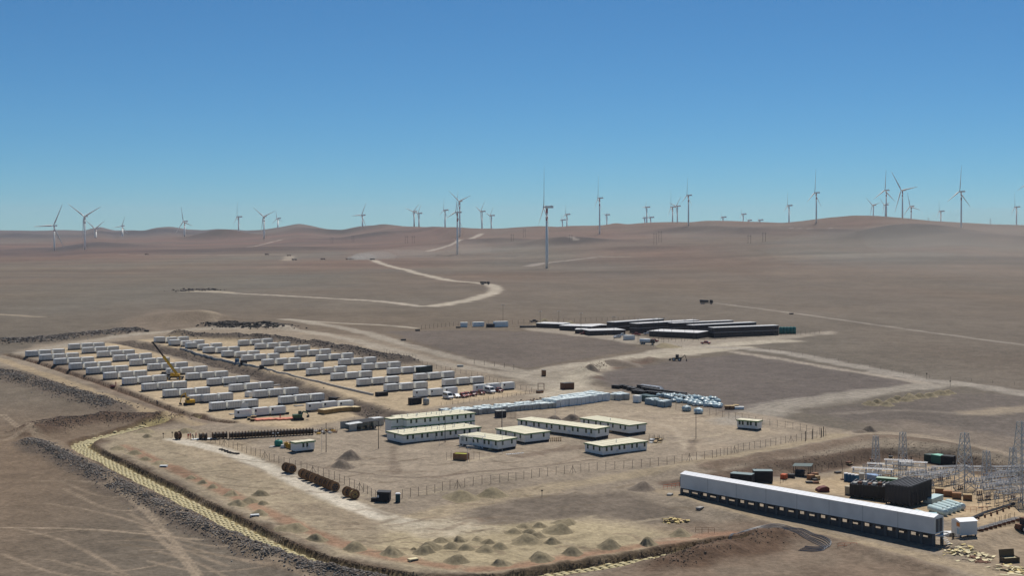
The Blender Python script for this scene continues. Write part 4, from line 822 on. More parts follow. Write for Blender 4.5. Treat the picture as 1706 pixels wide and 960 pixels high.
MB().add([(-.2, -.15, h + .01), (L + .15, -.15, h + .01), (L + .15, wdt / 2, h + .5), (-.2, wdt / 2, h + .5), (L + .15, wdt + .15, h + .01), (-.2, wdt + .15, h + .01)], [(0, 1, 2, 3), (3, 2, 4, 5)]).add([(0, 0, h), (0, wdt, h), (0, wdt / 2, h + .46)], [(0, 2, 1)]).add([(L, 0, h), (L, wdt, h), (L, wdt / 2, h + .46)], [(0, 1, 2)]).build('roof', MATS['hall roof'], t)
MB().box(-.06, -.001, .25, 1.35, 2.35, 3.2).build('sign', mat('orange sign', (.62, .22, .04), .5), t); MB().box(-.05, -.001, 1.7, 2.9, .6, 3.0).build('door', M_WHITEWRAP, t); MB().box(-.07, -.001, .3, 1.2, .7, 1.9).build('panel', mat('pale blue plate', (.35, .5, .6), .5), t)
for x in (.1, L - .4):
    for y in (.1, wdt - .4): MB().box(x, x + .3, y, y + .3, -.8, .5).build('leg', MATS['dark concrete leg'], t)
for k in range(4):
    A = G(1576 + k * 6, 893 + k * .8); t = thing('spare_panel', ['white leaning panel between hall and cabin', 'low white crate between hall and cabin', 'grey pallet box by the cabin steps', 'white cut sheet by the cabin steps'][k], 'panel', A, .4 * k); MB().cbox((0, 0, .5), 1.6, .8, .9, .3 * k, .3 * (k % 2)).build('panel', M_WHITE if k != 2 else M_GREYWRAP, t); MB().box(-.7, .7, -.4, .4, -.1, .1).build('bearer', M_WOOD, t)
# transformer enclosures
def ribbed(a, b, dpx, h, label, m, beams, name='transformer_enclosure'):
    A, an, L = frame(a, b); w = wdist(*dpx); t = thing(name, label, 'enclosure', A, an)
    for nm, (x0, x1, y0, y1) in (('side_wall', (0, L, 0, .15)), ('side_wall', (0, L, w - .15, w)), ('end_wall', (0, .15, .15, w - .15)), ('end_wall', (L - .15, L, .15, w - .15))):
        q = MB().box(x0, x1, y0, y1, .4, h); nn = max(3, int(max(x1 - x0, y1 - y0) / .75))
        for i in range(nn + 1):
            if x1 - x0 > 1: x = x0 + (x1 - x0 - .14) * i / nn; q.box(x, x + .14, y0 - .14 if y0 < 1 else y1, y0 if y0 < 1 else y1 + .14, .3, h + .1)
            else: y = y0 + (y1 - y0 - .14) * i / nn; q.box(x0 - .14 if x0 < 1 else x1, x0 if x0 < 1 else x1 + .14, y, y + .14, .3, h + .1)
        q.build(nm, m, t)
    for i in range(beams): x = .1 + i * (L - .5) / (beams - 1); MB().box(x, x + .25, .15, w - .15, h + .003, h + .22).build('roof_beam', mat('dark beam', (.09, .09, .095), .55), t)
    MB().box(.2, L - .2, .2, w - .2, h - .35, h - .15).build('roof_deck', mat('dark deck', (.05, .05, .055), .6), t)
    for x in (.1, L * .33, L * .66, L - .4): MB().box(x, x + .3, -.02, .3, -.4, .4).box(x, x + .3, w - .3, w + .02, -.4, .4).build('foot', M_DARK, t)
    return t, L, w
M_RIB = mat('ribbed dark steel', (.055, .055, .058), .5)
t, L, w = ribbed((1475, 840), (1516.5, 846.5), ((1516.5, 846.5), (1547.5, 838)), 4.9, 'tall black ribbed transformer enclosure with beams across its roof', M_RIB, 8)
for i in range(6): MB().tube((L + .4, .5 + i * w / 6, .2), (L + .4, .5 + i * w / 6, 3.6), .12).build('conduit', M_DARK, t)
t, L, w = ribbed((1416, 829), (1474, 837), ((1474, 837), (1490, 832)), 3.3, 'lower black-brown ribbed enclosure left of the tall black one', mat('ribbed brown black', (.05, .045, .04), .7), 9)
for i in range(7): MB().box(.6 + i * L / 7, 1.5 + i * L / 7, .6, 2.2, 3.3, 3.7 + .2 * (i % 3)).build('top_gear', M_RUST if i % 2 else M_GREYWRAP, t)
small_box('stores_container', 'dark green container with pale green roof behind the tall black enclosure', 'container', (1459, 813), (1494, 817), 2.4, 2.7, mat('deep green', (.02, .10, .045), .6), mat('pale green roof', (.40, .52, .40), .6))
small_box('control_box', 'tan box at the left end of the lower ribbed enclosure', 'box', (1407, 825), (1416, 826.5), 2, 2.2, mat('tan sheet', (.45, .38, .26), .6))
small_box('control_box', 'upright pale grey box behind the lower ribbed enclosure', 'box', (1432, 808), (1440, 808.5), 1.5, 3.0, M_GREYWRAP)
small_box('sheeted_pallet', 'pallet under a blue and white sheet behind the dark green container', 'pallet', (1440, 799), (1461, 803), 2.5, 1.5, mat('blue sheet', (.25, .38, .60), .5))
small_box('field_office', 'teal-roofed container under the far cut slope of the substation', 'container', (1551, 772), (1567, 775), 3.0, 2.6, mat('teal green', (.04, .16, .12), .6), mat('teal roof', (.22, .50, .38), .6))
small_box('field_office', 'black cabin with arched top right of the teal-roofed container', 'cabin', (1567, 775), (1588, 777.5), 3.0, 2.7, M_BLACK); small_box('field_office', 'dark green open crate left of the teal-roofed container', 'cabin', (1539, 770), (1551, 772), 3.0, 2.3, mat('green black', (.03, .06, .05), .6))
small_box('field_office', 'black square cabin behind the left half of the hall, farther left', 'cabin', (1216, 808), (1252, 812), 3, 3.0, M_BLACK, mat('grey-teal roof', (.20, .26, .26), .6)); small_box('field_office', 'black square cabin behind the hall, the right one of two', 'cabin', (1256, 804), (1288, 806), 3, 3.0, M_BLACK, mat('grey-teal roof', (.20, .26, .26), .6))
A, an, L = frame((1322, 793), (1350, 796)); t = thing('shade_canopy', 'dark shade canopy on posts near the substation entrance', 'canopy', A, an); MB().prism([(-.3, 2.6), (L + .3, 2.8), (L + .3, 2.9), (-.3, 2.7)], -.3, 5).build('roof', mat('green-grey shade', (.10, .13, .12), .7), t)
for x in (0, L):
    for y in (0, 4.6): MB().tube((x, y, -.1), (x, y, 2.7), .08).build('post', M_POST, t)
MB().box(.3, L * .6, .5, 3, 0, 1.3).build('stored_goods', M_DARK, t)
for i, (x, y, m, tx) in enumerate(((1318, 797, M_DARK, 'dark blue generator left of the shade canopy'), (1352, 797, M_RUST, 'rusty crate right of the shade canopy'), (1357, 795, M_BROWNW, 'tan crate pile right of the shade canopy'), (1351, 800, M_BROWNW, 'brown crate in front of the shade canopy'), (1360, 800, M_WOOD, 'small pale crate near the shade canopy'), (1306, 799, M_ORANGE, 'orange-red welding set beside the black cabin'))):
    t = thing('site_crate', tx, 'crate', G(x, y), .2 * i, 'crates around the shade canopy'); MB().box(-.9, .9, -.7, .7, .15, 1.1 + .3 * (i % 2)).build('body', m, t); MB().box(-.95, .95, -.75, .75, 0, .15).build('skid', M_DARK, t)
for i, (x, y) in enumerate(((1348, 806), (1358, 806.5), (1396, 789.5), (1414, 773), (1484, 763), (1452, 768), (1357, 801.5))):
    t = thing('material_pallet', ['left of two flat pallets near the canopy', 'right of two flat pallets near the canopy', 'round dark pallet by the thin mast', 'dark pallet below the far trench', 'red pallet under the rear lattice tower', 'brown pallet by the left lattice tower', 'small pallet in front of the crates'][i], 'pallet', G(x, y), .3 * i, 'pallets on the substation floor'); MB().box(-1.2, 1.2, -.8, .8, 0, .15).build('pallet', M_WOOD, t); MB().box(-.9, .9, -.6, .6, .15, .55).build('load', M_RUST if i % 2 else M_DARK, t)
A, an, L = frame((1363, 821), (1382, 821)); t = thing('red_sheeted_load', 'dark red sheeted load lying behind the hall', 'load', A, an); MB().prism([(0, 0), (L, 0), (L, 1.0), (L * .8, 1.4), (L * .35, 1.2), (.2, .7)], 0, 2).build('sheet', mat('dark red sheet', (.14, .04, .035), .7), t); MB().box(-.5, L + .3, .3, 1.7, -.05, .08).build('pallet', M_WOOD, t)
for i, (x, y) in enumerate(((1565, 823), (1579, 827.5), (1594, 831), (1612, 833.5))):
    t = thing('timber_crate', 'red-brown timber crate, %s from the left in front of the gantries' % ORD[i + 1], 'crate', G(x, y), ANG - .9, 'red-brown crates in the substation'); MB().box(-1.1, 1.1, -.9, .9, .12, 1.4).build('crate_body', M_BROWNW, t); MB().box(-1.15, 1.15, -.95, .95, 1.4, 1.5).build('lid', M_WOOD if i in (0, 3) else M_BROWNW, t); MB().box(-1.1, -.9, -.9, .9, 0, .12).box(.9, 1.1, -.9, .9, 0, .12).build('runner', M_WOOD, t)
tb = mat('pale tank blue', (.56, .69, .67), .4, dirt=.15)
A, B = G(1549, 850), G(1577, 858); an = math.atan2(B.y - A.y, B.x - A.x); Lt = math.hypot(B.x - A.x, B.y - A.y)
for i in range(5):
    t = thing('steel_tank', 'pale blue cylinder tank lying down, %s from the front' % ORD[i + 1], 'tank', G(1548.5 + i * 7.3, 853 - i * 2.4), an, 'pale blue tanks lying side by side')
    MB().lathe([(.3, 0), (.76, .12), (.82, .3), (.82, Lt - .3), (.76, Lt - .12), (.3, Lt)], c=(0, 0, 1.0), n=14, axis='X').build('shell', tb, t, True); MB().box(.6, .9, -.6, .6, -.1, .35).box(Lt - .9, Lt - .6, -.6, .6, -.1, .35).build('saddle', M_DARK, t); MB().tube((Lt * .8, 0, 1.8), (Lt * .8, 0, 1.92), .2, n=10).build('manhole', M_DARK, t)
for i in range(3):
    t = thing('steel_tank', 'smaller pale cylinder peeping over the hall roof, %s from the left' % ORD[i + 1], 'tank', G(1508 + i * 9, 858 - i * 1.2), an, 'small pale cylinders behind the hall'); MB().lathe([(.2, 0), (.42, .1), (.42, 3.9), (.2, 4.0)], c=(0, 0, .6), n=12, axis='X').build('shell', tb, t, True); MB().box(.6, .8, -.4, .4, -.1, .25).box(3.2, 3.4, -.4, .4, -.1, .25).build('saddle', M_DARK, t)
small_box('cooling_unit', 'flat blue-green cooling unit in front of the lying tanks', 'cooler', (1545, 865), (1562, 866), 2, 1.2, mat('cooler blue', (.28, .47, .50), .5)); small_box('cooling_unit', 'pale grey-blue sloping unit right of the tall black enclosure', 'cooler', (1553, 842), (1572, 838), 2.5, 1.5, tb)
# lattice towers
def lattice_tower(px, py, top, wb, wt, label, rz=.5, base=None, group='lattice towers of the substation'):
    A = G(px, py) if base is None else base; H = (py - top) * A.y / F if base is None else top
    t = thing('lattice_tower', label, 'lattice tower', A, rz, group)
    for sx, sy in ((-1, -1), (1, -1), (1, 1), (-1, 1)): MB().bar((sx * wb / 2, sy * wb / 2, -.3), (sx * wt / 2, sy * wt / 2, H), .22).build('leg', M_GALV, t)
    nb = max(5, int(H / 1.7))
    for f in range(4):
        q = MB()
        for i in range(nb):
            z0, z1 = H * i / nb, H * (i + 1) / nb; w0, w1 = wb + (wt - wb) * i / nb, wb + (wt - wb) * (i + 1) / nb
            c = ((-1, -1), (1, -1), (1, 1), (-1, 1)); a, b = c[f], c[(f + 1) % 4]
            q.bar((a[0] * w0 / 2, a[1] * w0 / 2, z0), (b[0] * w1 / 2, b[1] * w1 / 2, z1), .15)
            if i % 2 == 0: q.bar((b[0] * w0 / 2, b[1] * w0 / 2, z0), (a[0] * w1 / 2, a[1] * w1 / 2, z1), .07)
            q.bar((a[0] * w1 / 2, a[1] * w1 / 2, z1), (b[0] * w1 / 2, b[1] * w1 / 2, z1), .05)
        q.build('bracing', M_GALV, t)
    MB().bar((0, 0, H), (0, 0, H + .8), .06).build('spike', M_GALV, t)
for a in ((1459, 785, 727, 1.9, 1.0, 'thin lattice tower at the rear left of the substation'), (1504, 777, 721, 2.0, 1.2, 'lattice tower in the back corner of the substation'), (1607, 815, 722, 4.2, 1.4, 'tall broad-based bright lattice tower standing among the gantries'),
          (1643.5, 809, 752, 2.2, 1.2, 'shorter lattice tower right of the broad-based tower'), (1687.5, 797, 746, 2.0, 1.1, 'slim dark lattice tower near the right edge, farther back'), (1702, 836, 703, 4.8, 1.6, 'tallest broad-based lattice tower cut by the right edge')): lattice_tower(*a)
# gantries: steel portals carrying insulators
def gantry(px, py, n, h, rz, label, w=2.6, span=3.4):
    t = thing('steel_gantry', label, 'gantry', G(px, py), rz, 'low steel gantries of the substation')
    for i in range(n + 1):
        for y in (0, w): MB().bar((i * span, y, -.3), (i * span, y, h), .11).build('leg', M_GALV, t)
    MB().bar((-.3, 0, h), (n * span + .3, 0, h), .24).bar((-.3, w, h), (n * span + .3, w, h), .24).build('beam', M_GALV, t)
    q = MB()
    for i in range(2 * n + 1): q.bar((i * span / 2, -.5, h + .12), (i * span / 2, w + .5, h + .12), .16)
    q.build('cross_beam', M_GALV, t)
    q = MB()
    for i in range(n): q.bar((i * span, 0, .4), (i * span + span, 0, h - .2), .05); q.bar((i * span + span, w, .4), (i * span, w, h - .2), .05)
    q.build('brace', M_GALV, t)
    for i in range(n + 1):
        for y in (.3, w / 2, w - .3):
            MB().lathe([(.06, h + .2), (.16, h + .3), (.07, h + .45), (.16, h + .55), (.07, h + .7), (.16, h + .8), (.05, h + .95)], c=(i * span, y, 0), n=6).build('insulator', mat('grey porcelain', (.30, .30, .31), .3), t)
    for y in (.3, w / 2, w - .3): MB().tube((-.5, y, h + 1.0), (n * span + .5, y, h + 1.0), .05).build('busbar', M_SILVER, t)
for a in ((1421, 803, 3, 2.7, -.35, 'low gantry behind the blue toilets'), (1447, 794, 3, 2.5, -.35, 'low gantry behind the blue-sheeted pallet'), (1476, 797, 2, 4.0, -.3, 'taller portal gantry with red feet, left bay'), (1500, 799, 2, 3.8, -.3, 'taller portal gantry with red feet, right bay'), (1499, 812, 3, 2.6, .5, 'low gantry right behind the tall black enclosure'),
          (1523, 806, 3, 2.6, .5, 'low gantry between the tall enclosure and the broad tower'), (1535, 815, 3, 2.4, .5, 'front low gantry between the enclosure and the broad tower'), (1560, 803, 3, 2.9, .2, 'rear low gantry beside the broad tower'), (1553, 812, 3, 2.7, .5, 'middle low gantry left of the broad tower'), (1618, 806, 1, 3.4, .1, 'single portal right of the broad tower'),
          (1623, 823, 3, 2.6, .5, 'low gantry in front of the shorter lattice tower'), (1650, 815, 3, 2.8, .5, 'low gantry right of the shorter lattice tower'), (1640, 833, 3, 2.5, .5, 'front gantry nearest the red-brown crates'), (1663, 826, 3, 2.6, .5, 'gantry beside the tallest tower, rear'), (1672, 840, 3, 2.4, .5, 'gantry at the right edge, front'), (1660, 806, 3, 3.4, .15, 'high rear gantry at the right edge')): gantry(*a)
k = 0
for i, (x, y, dark) in enumerate(((1515, 826, 0), (1527, 822, 0), (1540, 823, 1), (1552, 820, 0), (1567, 812, 0), (1580, 808, 0), (1588, 818, 0), (1600, 826, 1), (1632, 836, 1), (1646, 838, 1), (1634, 845, 1), (1646, 844, 1), (1660, 842, 0), (1676, 834, 0), (1688, 843, 0), (1470, 803, 0), (1483, 806, 1), (1496, 790, 1), (1441, 790, 0), (1453, 787, 1), (1571, 799, 0), (1700, 848, 0))):
    t = thing('breaker_stand', 'grey switchgear stand with three porcelain columns, %s from the left' % ORD[1 + sum(1 for q_ in ((1515), (1527), (1540), (1552), (1567), (1580), (1588), (1600), (1632), (1646), (1634), (1646.5), (1660), (1676), (1688), (1470), (1483), (1496), (1441), (1453), (1571), (1700)) if q_ < x + (.3 if y == 844 else 0))], 'switchgear', G(x, y), .5, 'switchgear stands of the substation')
    for sx in (-.7, .7): MB().bar((sx, 0, -.2), (sx, 0, 1.5), .1).build('leg', M_GALV, t)
    MB().box(-.9, .9, -.25, .25, 1.5, 1.75).build('cabinet', M_DARK if dark else M_GREYWRAP, t)
    for sx in (-.65, 0, .65): MB().lathe([(.07, 1.75), (.17, 1.85), (.08, 2.0), (.17, 2.1), (.08, 2.25), (.17, 2.35), (.08, 2.5), (.1, 2.8)], c=(sx, 0, 0), n=7).build('porcelain', mat('grey porcelain', (.30, .30, .31), .3) if not i % 3 else mat('brown porcelain', (.14, .06, .04), .3), t)
for i in range(7):
    t = thing('red_trestle', 'red steel trestle under the portal gantries, %s from the left' % ORD[i + 1], 'trestle', G(1479 + i * 8, 800 + (i % 3) * 2), .3 * i, 'red trestles in the substation')
    MB().bar((-.6, 0, 0), (0, 0, 1.4), .07).bar((.6, 0, 0), (0, 0, 1.4), .07).bar((-.4, .5, 0), (0, 0, 1.4), .07).build('leg', mat('red oxide', (.30, .09, .06), .7), t); MB().bar((-.7, 0, 1.4), (.7, 0, 1.4), .08).build('beam', mat('red oxide', (.30, .09, .06), .7), t)
for x, y, tp, tx in ((1403.5, 800, 770, 'thin mast on a small base left of the blue toilets'),):
    t = thing('light_mast', tx, 'mast', G(x, y)); MB().tube((0, 0, 0), (0, 0, 4.6), .06).build('pole', M_POST, t); MB().box(-.5, .5, -.4, .4, 0, .3).build('base', M_RUST, t)
for i, (x, y) in enumerate(((1498, 769), (1509.5, 769), (1518, 774), (1588, 784), (1686, 798), (1697, 796))):
    t = thing('dark_post', 'dark standing post in the substation, %s from the left' % ORD[i + 1], 'post', G(x, y), 0, 'dark posts in the substation'); MB().box(-.14, .14, -.14, .14, -.2, 2.2).build('shaft', M_POST, t); MB().box(-.25, .25, -.25, .25, 2.2, 2.3).build('cap', M_POST, t)
# long duct, barriers and spare steel on the right
P = [G(1608, 872), G(1640, 858), G(1672, 848), G(1690, 843)]
t = thing('cable_duct', 'low dark cable duct leading from the cabin towards the tallest tower', 'duct', P[0])
q = MB(); 
for a, b in zip(P[:-1], P[1:]): a, b = a - P[0], b - P[0]; q.bar(a + Vector((0, 0, .5)), b + Vector((0, 0, .5)), .5)
q.build('duct', M_DARK, t)
for i in range(8): p = P[0].lerp(P[3], i / 8) - P[0]; MB().box(p.x - .15, p.x + .15, p.y - .5, p.y + .1, p.z - .8, p.z + .4).build('support', M_RUST, t)
def barrier(px, py, n, rz, label, m, h=1.1, group=None):
    t = thing('site_barrier', label, 'barrier', G(px, py), rz, group)
    for i in range(n + 1): MB().bar((i * 1.4, 0, -.1), (i * 1.4, 0, h), .06).build('post', m, t)
    MB().bar((0, 0, h), (n * 1.4, 0, h), .05).bar((0, 0, h * .5), (n * 1.4, 0, h * .5), .05).build('rail', m, t)
barrier(1608, 853, 4, .05, 'orange-red rail barrier right of the lying tanks', M_ORANGE); barrier(1637, 853, 4, .35, 'brown rail barrier along the cable duct', M_RUST)
barrier(1105, 816, 4, .6, 'orange barrier and netting at the left end of the hall', M_ORANGE); barrier(1159, 887, 3, -.2, 'brown rail barrier on the open ground in front of the hall', M_RUST); barrier(1396, 913, 3, .1, 'small orange rail barrier beside the loop of black cables', M_ORANGE, .9)
A = G(1622, 886)
for i in range(9):
    p = G(1624 + i * 7.6, 888.5 - i * 2.2); t = thing('steel_truss', 'galvanised steel frame laid on trestles, %s from the left, right of the cabin' % ORD[i + 1], 'steel frame', p, .5, 'steel frames right of the cabin')
    MB().bar((0, 0, .7), (3, 0, .7), .1).bar((0, .8, .7), (3, .8, .7), .1).bar((0, 0, 1.1), (3, 0, 1.1), .08).build('chord', M_GALV, t); q = MB()
    for k in range(5): q.bar((k * .7, 0, .7), (k * .7 + .35, .8, .7), .05); q.bar((k * .7, 0, .7), (k * .7 + .35, 0, 1.1), .05)
    q.build('web', M_GALV, t); MB().box(.3, .5, -.2, 1, -.1, .65).box(2.4, 2.6, -.2, 1, -.1, .65).build('trestle', M_RUST, t)
    if i > 4: MB().tube((2.5, 1.2, 0), (2.5, 1.2, 2.0), .05).tube((.5, 1.2, 0), (.5, 1.2, 1.7), .05).build('stake', M_POST, t)
# spoil of yellow boards
def boards(px, py, n, sp, label, m, mz=.8):
    p = G(px, py); t = thing('board_pile', label, 'board pile', p)
    for i in range(n):
        x, y = rng.normal() * sp, rng.normal() * sp * .9; z = max(.1, mz * math.exp(-(x * x + y * y) / sp ** 2 / 1.5))
        MB().cbox((x, y, z * random.uniform(.3, 1.0) + zl(p.x + x, p.y + y) - p.z), random.uniform(.9, 2.1), random.uniform(.15, .9), .06, random.uniform(0, 3), random.uniform(-.5, .5)).build('board', m[i % len(m)], t)
yb = mat('yellow board', (.62, .48, .20), .7, var=.2); yb2 = mat('cream board', (.70, .60, .36), .7, var=.2); db = mat('dark board', (.12, .09, .06), .8)
boards(1122, 869, 70, 1.3, 'heap of loose yellow planks on the open ground in front of the hall', [yb, yb, M_WOOD, db]); boards(1604, 920, 70, 1.8, 'heap of cream boards below the white gabled cabin', [yb2, yb, yb2, db], .9); boards(1628, 934, 30, 1.6, 'scatter of cream and rust boards beside the track', [yb2, M_RUST, M_RUST, db], .4); boards(1692, 950, 50, 2.0, 'cream boards spread in front of the open brown crate', [yb2, yb2, yb], .4); boards(1640, 928, 14, 1.2, 'few cream sheets left of the open brown crate', [yb2], .3)
A, an, L = frame((1674, 940), (1699, 938)); t = thing('open_crate', 'open brown timber crate with raised lid in the lower right corner', 'crate', A, an)
MB().box(0, L, 0, .08, 0, 1.1).box(0, .08, .08, 1.9, 0, 1.1).box(L - .08, L, .08, 1.9, 0, 1.1).build('side', mat('dark timber', (.12, .085, .05), .85), t); MB().cbox((L / 2, 2.0, 1.6), L, .08, 1.7, 0, -.15).build('lid', MATS['dark timber'], t); MB().box(.1, L - .1, .1, 1.8, .05, .9).build('board_load', yb2, t)
# loop of black cables
path = smooth_line(PL((1205, 905), (1232, 888), (1262, 880), (1300, 885), (1345, 898), (1376, 908), (1382, 914), (1360, 917), (1335, 915)), 3)
for k in range(7):
    P = resample(path + np.array([.42 * (k - 3), .62 * (k - 3)]) + rng.normal(size=2) * .05, 1.0); t = MB(); ph = rng.uniform(0, 6)
    P[:, 1] += np.sin(np.arange(len(P)) * .35 + ph) * .25
    Z = [zl(x, y) + .12 for x, y in P]
    for i in range(len(P) - 1): t.tube((*P[i], Z[i]), (*P[i + 1], Z[i + 1]), (.075), n=5, caps=False)
    tag(t.build('power_cable', mat('slate cable', (.20, .20, .21), .45)), 'dark grey cable of the loop lying by the brown mound, %s counting from the front' % ORD[k + 1], 'cable', 'loop of dark cables')
# ------------------------------------------------------------------ vehicles
def wheels(t, xs, w, r, wd=.3):
    for x in xs:
        for y in (0, w - wd):
            tyre = MB().lathe([(r * .5, y), (r * .92, y), (r, y + .05), (r, y + wd - .05), (r * .92, y + wd), (r * .5, y + wd)], c=(x, 0, r), n=14, axis='Y').build('wheel', M_RUB, t)
            MB().lathe([(r * .55, y - .01), (r * .55, y + wd + .01)], c=(x, 0, r), n=10, axis='Y').build('rim', M_SILVER, tyre)
def car(kind, paint, label, px, py, rz, group=None):
    t = thing('parked_' + kind, label, {'pickup': 'pickup', 'van': 'van', 'car': 'car'}[kind], G(px, py), rz, group); w = 1.85 if kind != 'van' else 2.0
    if kind == 'pickup':
        L = 5.3; body = [(0, .45), (L, .45), (L, .95), (L - 1.2, 1.08), (0, 1.05)]; cab = [(1.75, 1.05), (4.1, 1.07), (3.45, 1.75), (2.0, 1.78)]; win = [(1.95, 1.15), (3.85, 1.15), (3.35, 1.65), (2.1, 1.68)]
        MB().prism(body, 0, w).build('body', paint, t); MB().prism(cab, .1, w - .1).build('cab', paint, t); MB().prism(win, .07, w - .07).build('side_window', M_GLASS, t)
        MB().add([(3.47, .25, 1.7), (3.47, w - .25, 1.7), (4.07, w - .2, 1.15), (4.07, .2, 1.15)], [(3, 2, 1, 0)]).build('windscreen', M_GLASS, t).location = (.03, 0, .02)
        MB().box(.1, 1.7, .12, w - .12, 1.052, 1.07).build('load_bed', M_DARK, t)
    elif kind == 'van':
        L = 5.9; body = [(0, .4), (L, .4), (L, 1.0), (L - .75, 1.35), (L - 1.6, 2.4), (.1, 2.5), (0, 1.2)]
        MB().prism(body, 0, w).build('body', paint, t); MB().prism([(.5, 1.35), (4.6, 1.35), (4.05, 2.05), (.5, 2.1)], -.02, w + .02).build('side_window', M_GLASS, t)
        MB().add([(4.36, .2, 2.3), (4.36, w - .2, 2.3), (5.15, w - .15, 1.4), (5.15, .15, 1.4)], [(3, 2, 1, 0)]).build('windscreen', M_GLASS, t).location = (.04, 0, .03)
    else:
        L = 4.5; MB().prism([(0, .4), (L, .4), (L, .75), (L - 1.1, .95), (.6, .98), (0, .85)], 0, w).build('body', paint, t); MB().prism([(.6, .96), (3.5, .94), (2.8, 1.48), (1.3, 1.5)], .12, w - .12).build('cab', paint, t); MB().prism([(.85, 1.0), (3.25, 1.0), (2.75, 1.42), (1.35, 1.43)], .09, w - .09).build('side_window', M_GLASS, t)
    for y in (.1, w - .45): MB().box(L, L + .03, y, y + .35, .65, .85).build('headlight', M_SILVER, t)
    MB().box(L - .02, L + .08, .05, w - .05, .38, .55).build('bumper', M_DARK, t)
    wheels(t, (.95, L - .95), w, .36); return t
dv = G(780, 664); ra = ANG - math.pi / 2 - .15
mr, mrd = M_RED, mat('maroon paint', (.16, .02, .025), .4)
g = 'vehicles parked behind the wrapped crates'
car('van', M_WHITE, 'white van parked at the left end of the vehicle row', 737, 663.5, ra, g)
for x, y, kd, m, tx in ((752.5, 662, 'car', M_SILVER, 'silver car next to the left white van'), (762, 661.3, 'pickup', mr, 'red pickup, third vehicle from the left'), (769, 660, 'pickup', mr, 'red pickup, fourth vehicle from the left'), (779, 658.5, 'pickup', mrd, 'dark red pickup in the middle of the row'), (792, 656.5, 'pickup', mrd, 'dark red pickup left of the right white van')): car(kd, m, tx, x, y, ra, g)
car('van', M_WHITE, 'white van parked near the right end of the vehicle row', 807, 654, ra, g); car('pickup', mrd, 'dark red pickup at the right end of the vehicle row', 822, 652.5, ra, g)
g = 'vehicles around the far camp'
for x, y, kd, m, tx, rz in ((1031, 561, 'pickup', M_WHITE, 'white pickup in front of the canopy of the far camp', .3), (1024, 564, 'car', M_SILVER, 'grey car left of the white pickup in the far camp', .5), (1052, 559.5, 'pickup', mr, 'red pickup behind the pale stores container', -.1), (1073, 558, 'pickup', M_WHITE, 'white pickup left of the mess building', .1), (1114, 561.5, 'pickup', M_WHITE, 'left white pickup parked at the mess building', .1), (1122, 562, 'car', M_WHITE, 'right white car parked at the mess building', .1), (1082, 570.5, 'pickup', mr, 'red pickup behind the tanker truck', .2), (1004, 559, 'car', M_DARK, 'dark car under the open canopy', .6), (968, 558, 'pickup', mr, 'red pickup by the low sheds', .4), (884, 537.5, 'pickup', M_DARK, 'dark pickup above the low sheds by the sand mound', .3)): car(kd, m, tx, x, y, rz, g)
car('pickup', mr, 'red pickup driving on the pale road right of the tanker truck', 1167, 573.5, -.35)
def truck(px, py, rz, label, tank=True, m=None, group=None):
    t = thing('tanker_truck' if tank else 'dump_truck', label, 'truck', G(px, py), rz, group); w = 2.4; m = m or M_WHITE
    if tank: MB().lathe([(.7, 0), (1.1, .15), (1.1, 5.6), (.7, 5.75)], c=(0, 1.2, 1.95), n=16, axis='X').build('tank', m, t, True)
    else: MB().prism([(0, 1.2), (5.4, 1.2), (5.6, 2.6), (-.2, 2.8)], .1, w - .1).build('dump_body', m, t)
    MB().box(0, 8, .6, w - .6, .7, 1.0).build('chassis', M_DARK, t); c = MB().prism([(6.1, .7), (8.2, .7), (8.2, 1.7), (7.9, 2.7), (6.1, 2.8)], .05, w - .05).build('cab', M_DARK if tank else m, t); MB().box(8.02, 8.1, .3, w - .3, 1.75, 2.45).build('windscreen', M_GLASS, c); wheels(t, (1.2, 2.5, 7.1), w, .52, .35); return t
truck(1065, 574, -.25, 'white tanker truck with dark cab at the edge of the pale road')
def excavator(px, py, rz, label, m, s=1.0, boom=((0, 1.6), (2.4, 4.6), (4.6, 3.6), (4.9, 1.2))):
    t = thing('excavator', label, 'excavator', G(px, py), rz)
    for y in (-1.3, .7): MB().prism([(-1.9, .15), (-1.6, 0), (1.6, 0), (1.9, .3), (1.6, .75), (-1.6, .75)], y, y + .6).build('track', M_RUB, t)
    MB().box(-1.9, 1.2, -1.2, 1.2, .85, 1.9).tube((0, 0, .6), (0, 0, .85), .7, n=12).build('house', m, t); c = MB().prism([(.1, 1.9), (1.3, 1.0), (1.3, 2.1), (1.1, 2.9), (.1, 2.9)], .25, 1.15).build('cab', m, t); MB().prism([(.3, 2.0), (1.25, 1.8), (1.2, 2.2), (1.05, 2.75), (.3, 2.75)], .22, 1.18).build('window', M_GLASS, c)
    p = [Vector((x, -.35, z)) for x, z in boom]; MB().bar(p[0] + Vector((.8, 0, -.1)), p[1], .34).bar(p[1], p[2], .3).build('boom', m, t); MB().bar(p[2], p[3], .22).build('stick', m, t); MB().prism([(boom[3][0] - .6, boom[3][1] - .9), (boom[3][0] + .3, boom[3][1] - .7), (boom[3][0] + .2, boom[3][1]), (boom[3][0] - .5, boom[3][1] - .2)], -.85, .15).build('bucket', M_DARK, t); MB().tube(p[0] + Vector((.6, .3, 0)), p[0].lerp(p[1], .8) + Vector((0, .3, .2)), .09).build('ram', M_SILVER, t); return t
excavator(315, 675, -2.6, 'small yellow excavator working between the containers in the left yard', M_YEL, boom=((0, 1.2), (1.2, 4.4), (2.6, 3.6), (3.2, 1.0)))
excavator(497, 700, .3, 'dark green excavator with raised yellow bucket beside the salmon sheets', mat('machine green', (.05, .10, .05), .5), boom=((0, 1.2), (1.6, 2.9), (2.8, 2.5), (3.4, 1.6)))
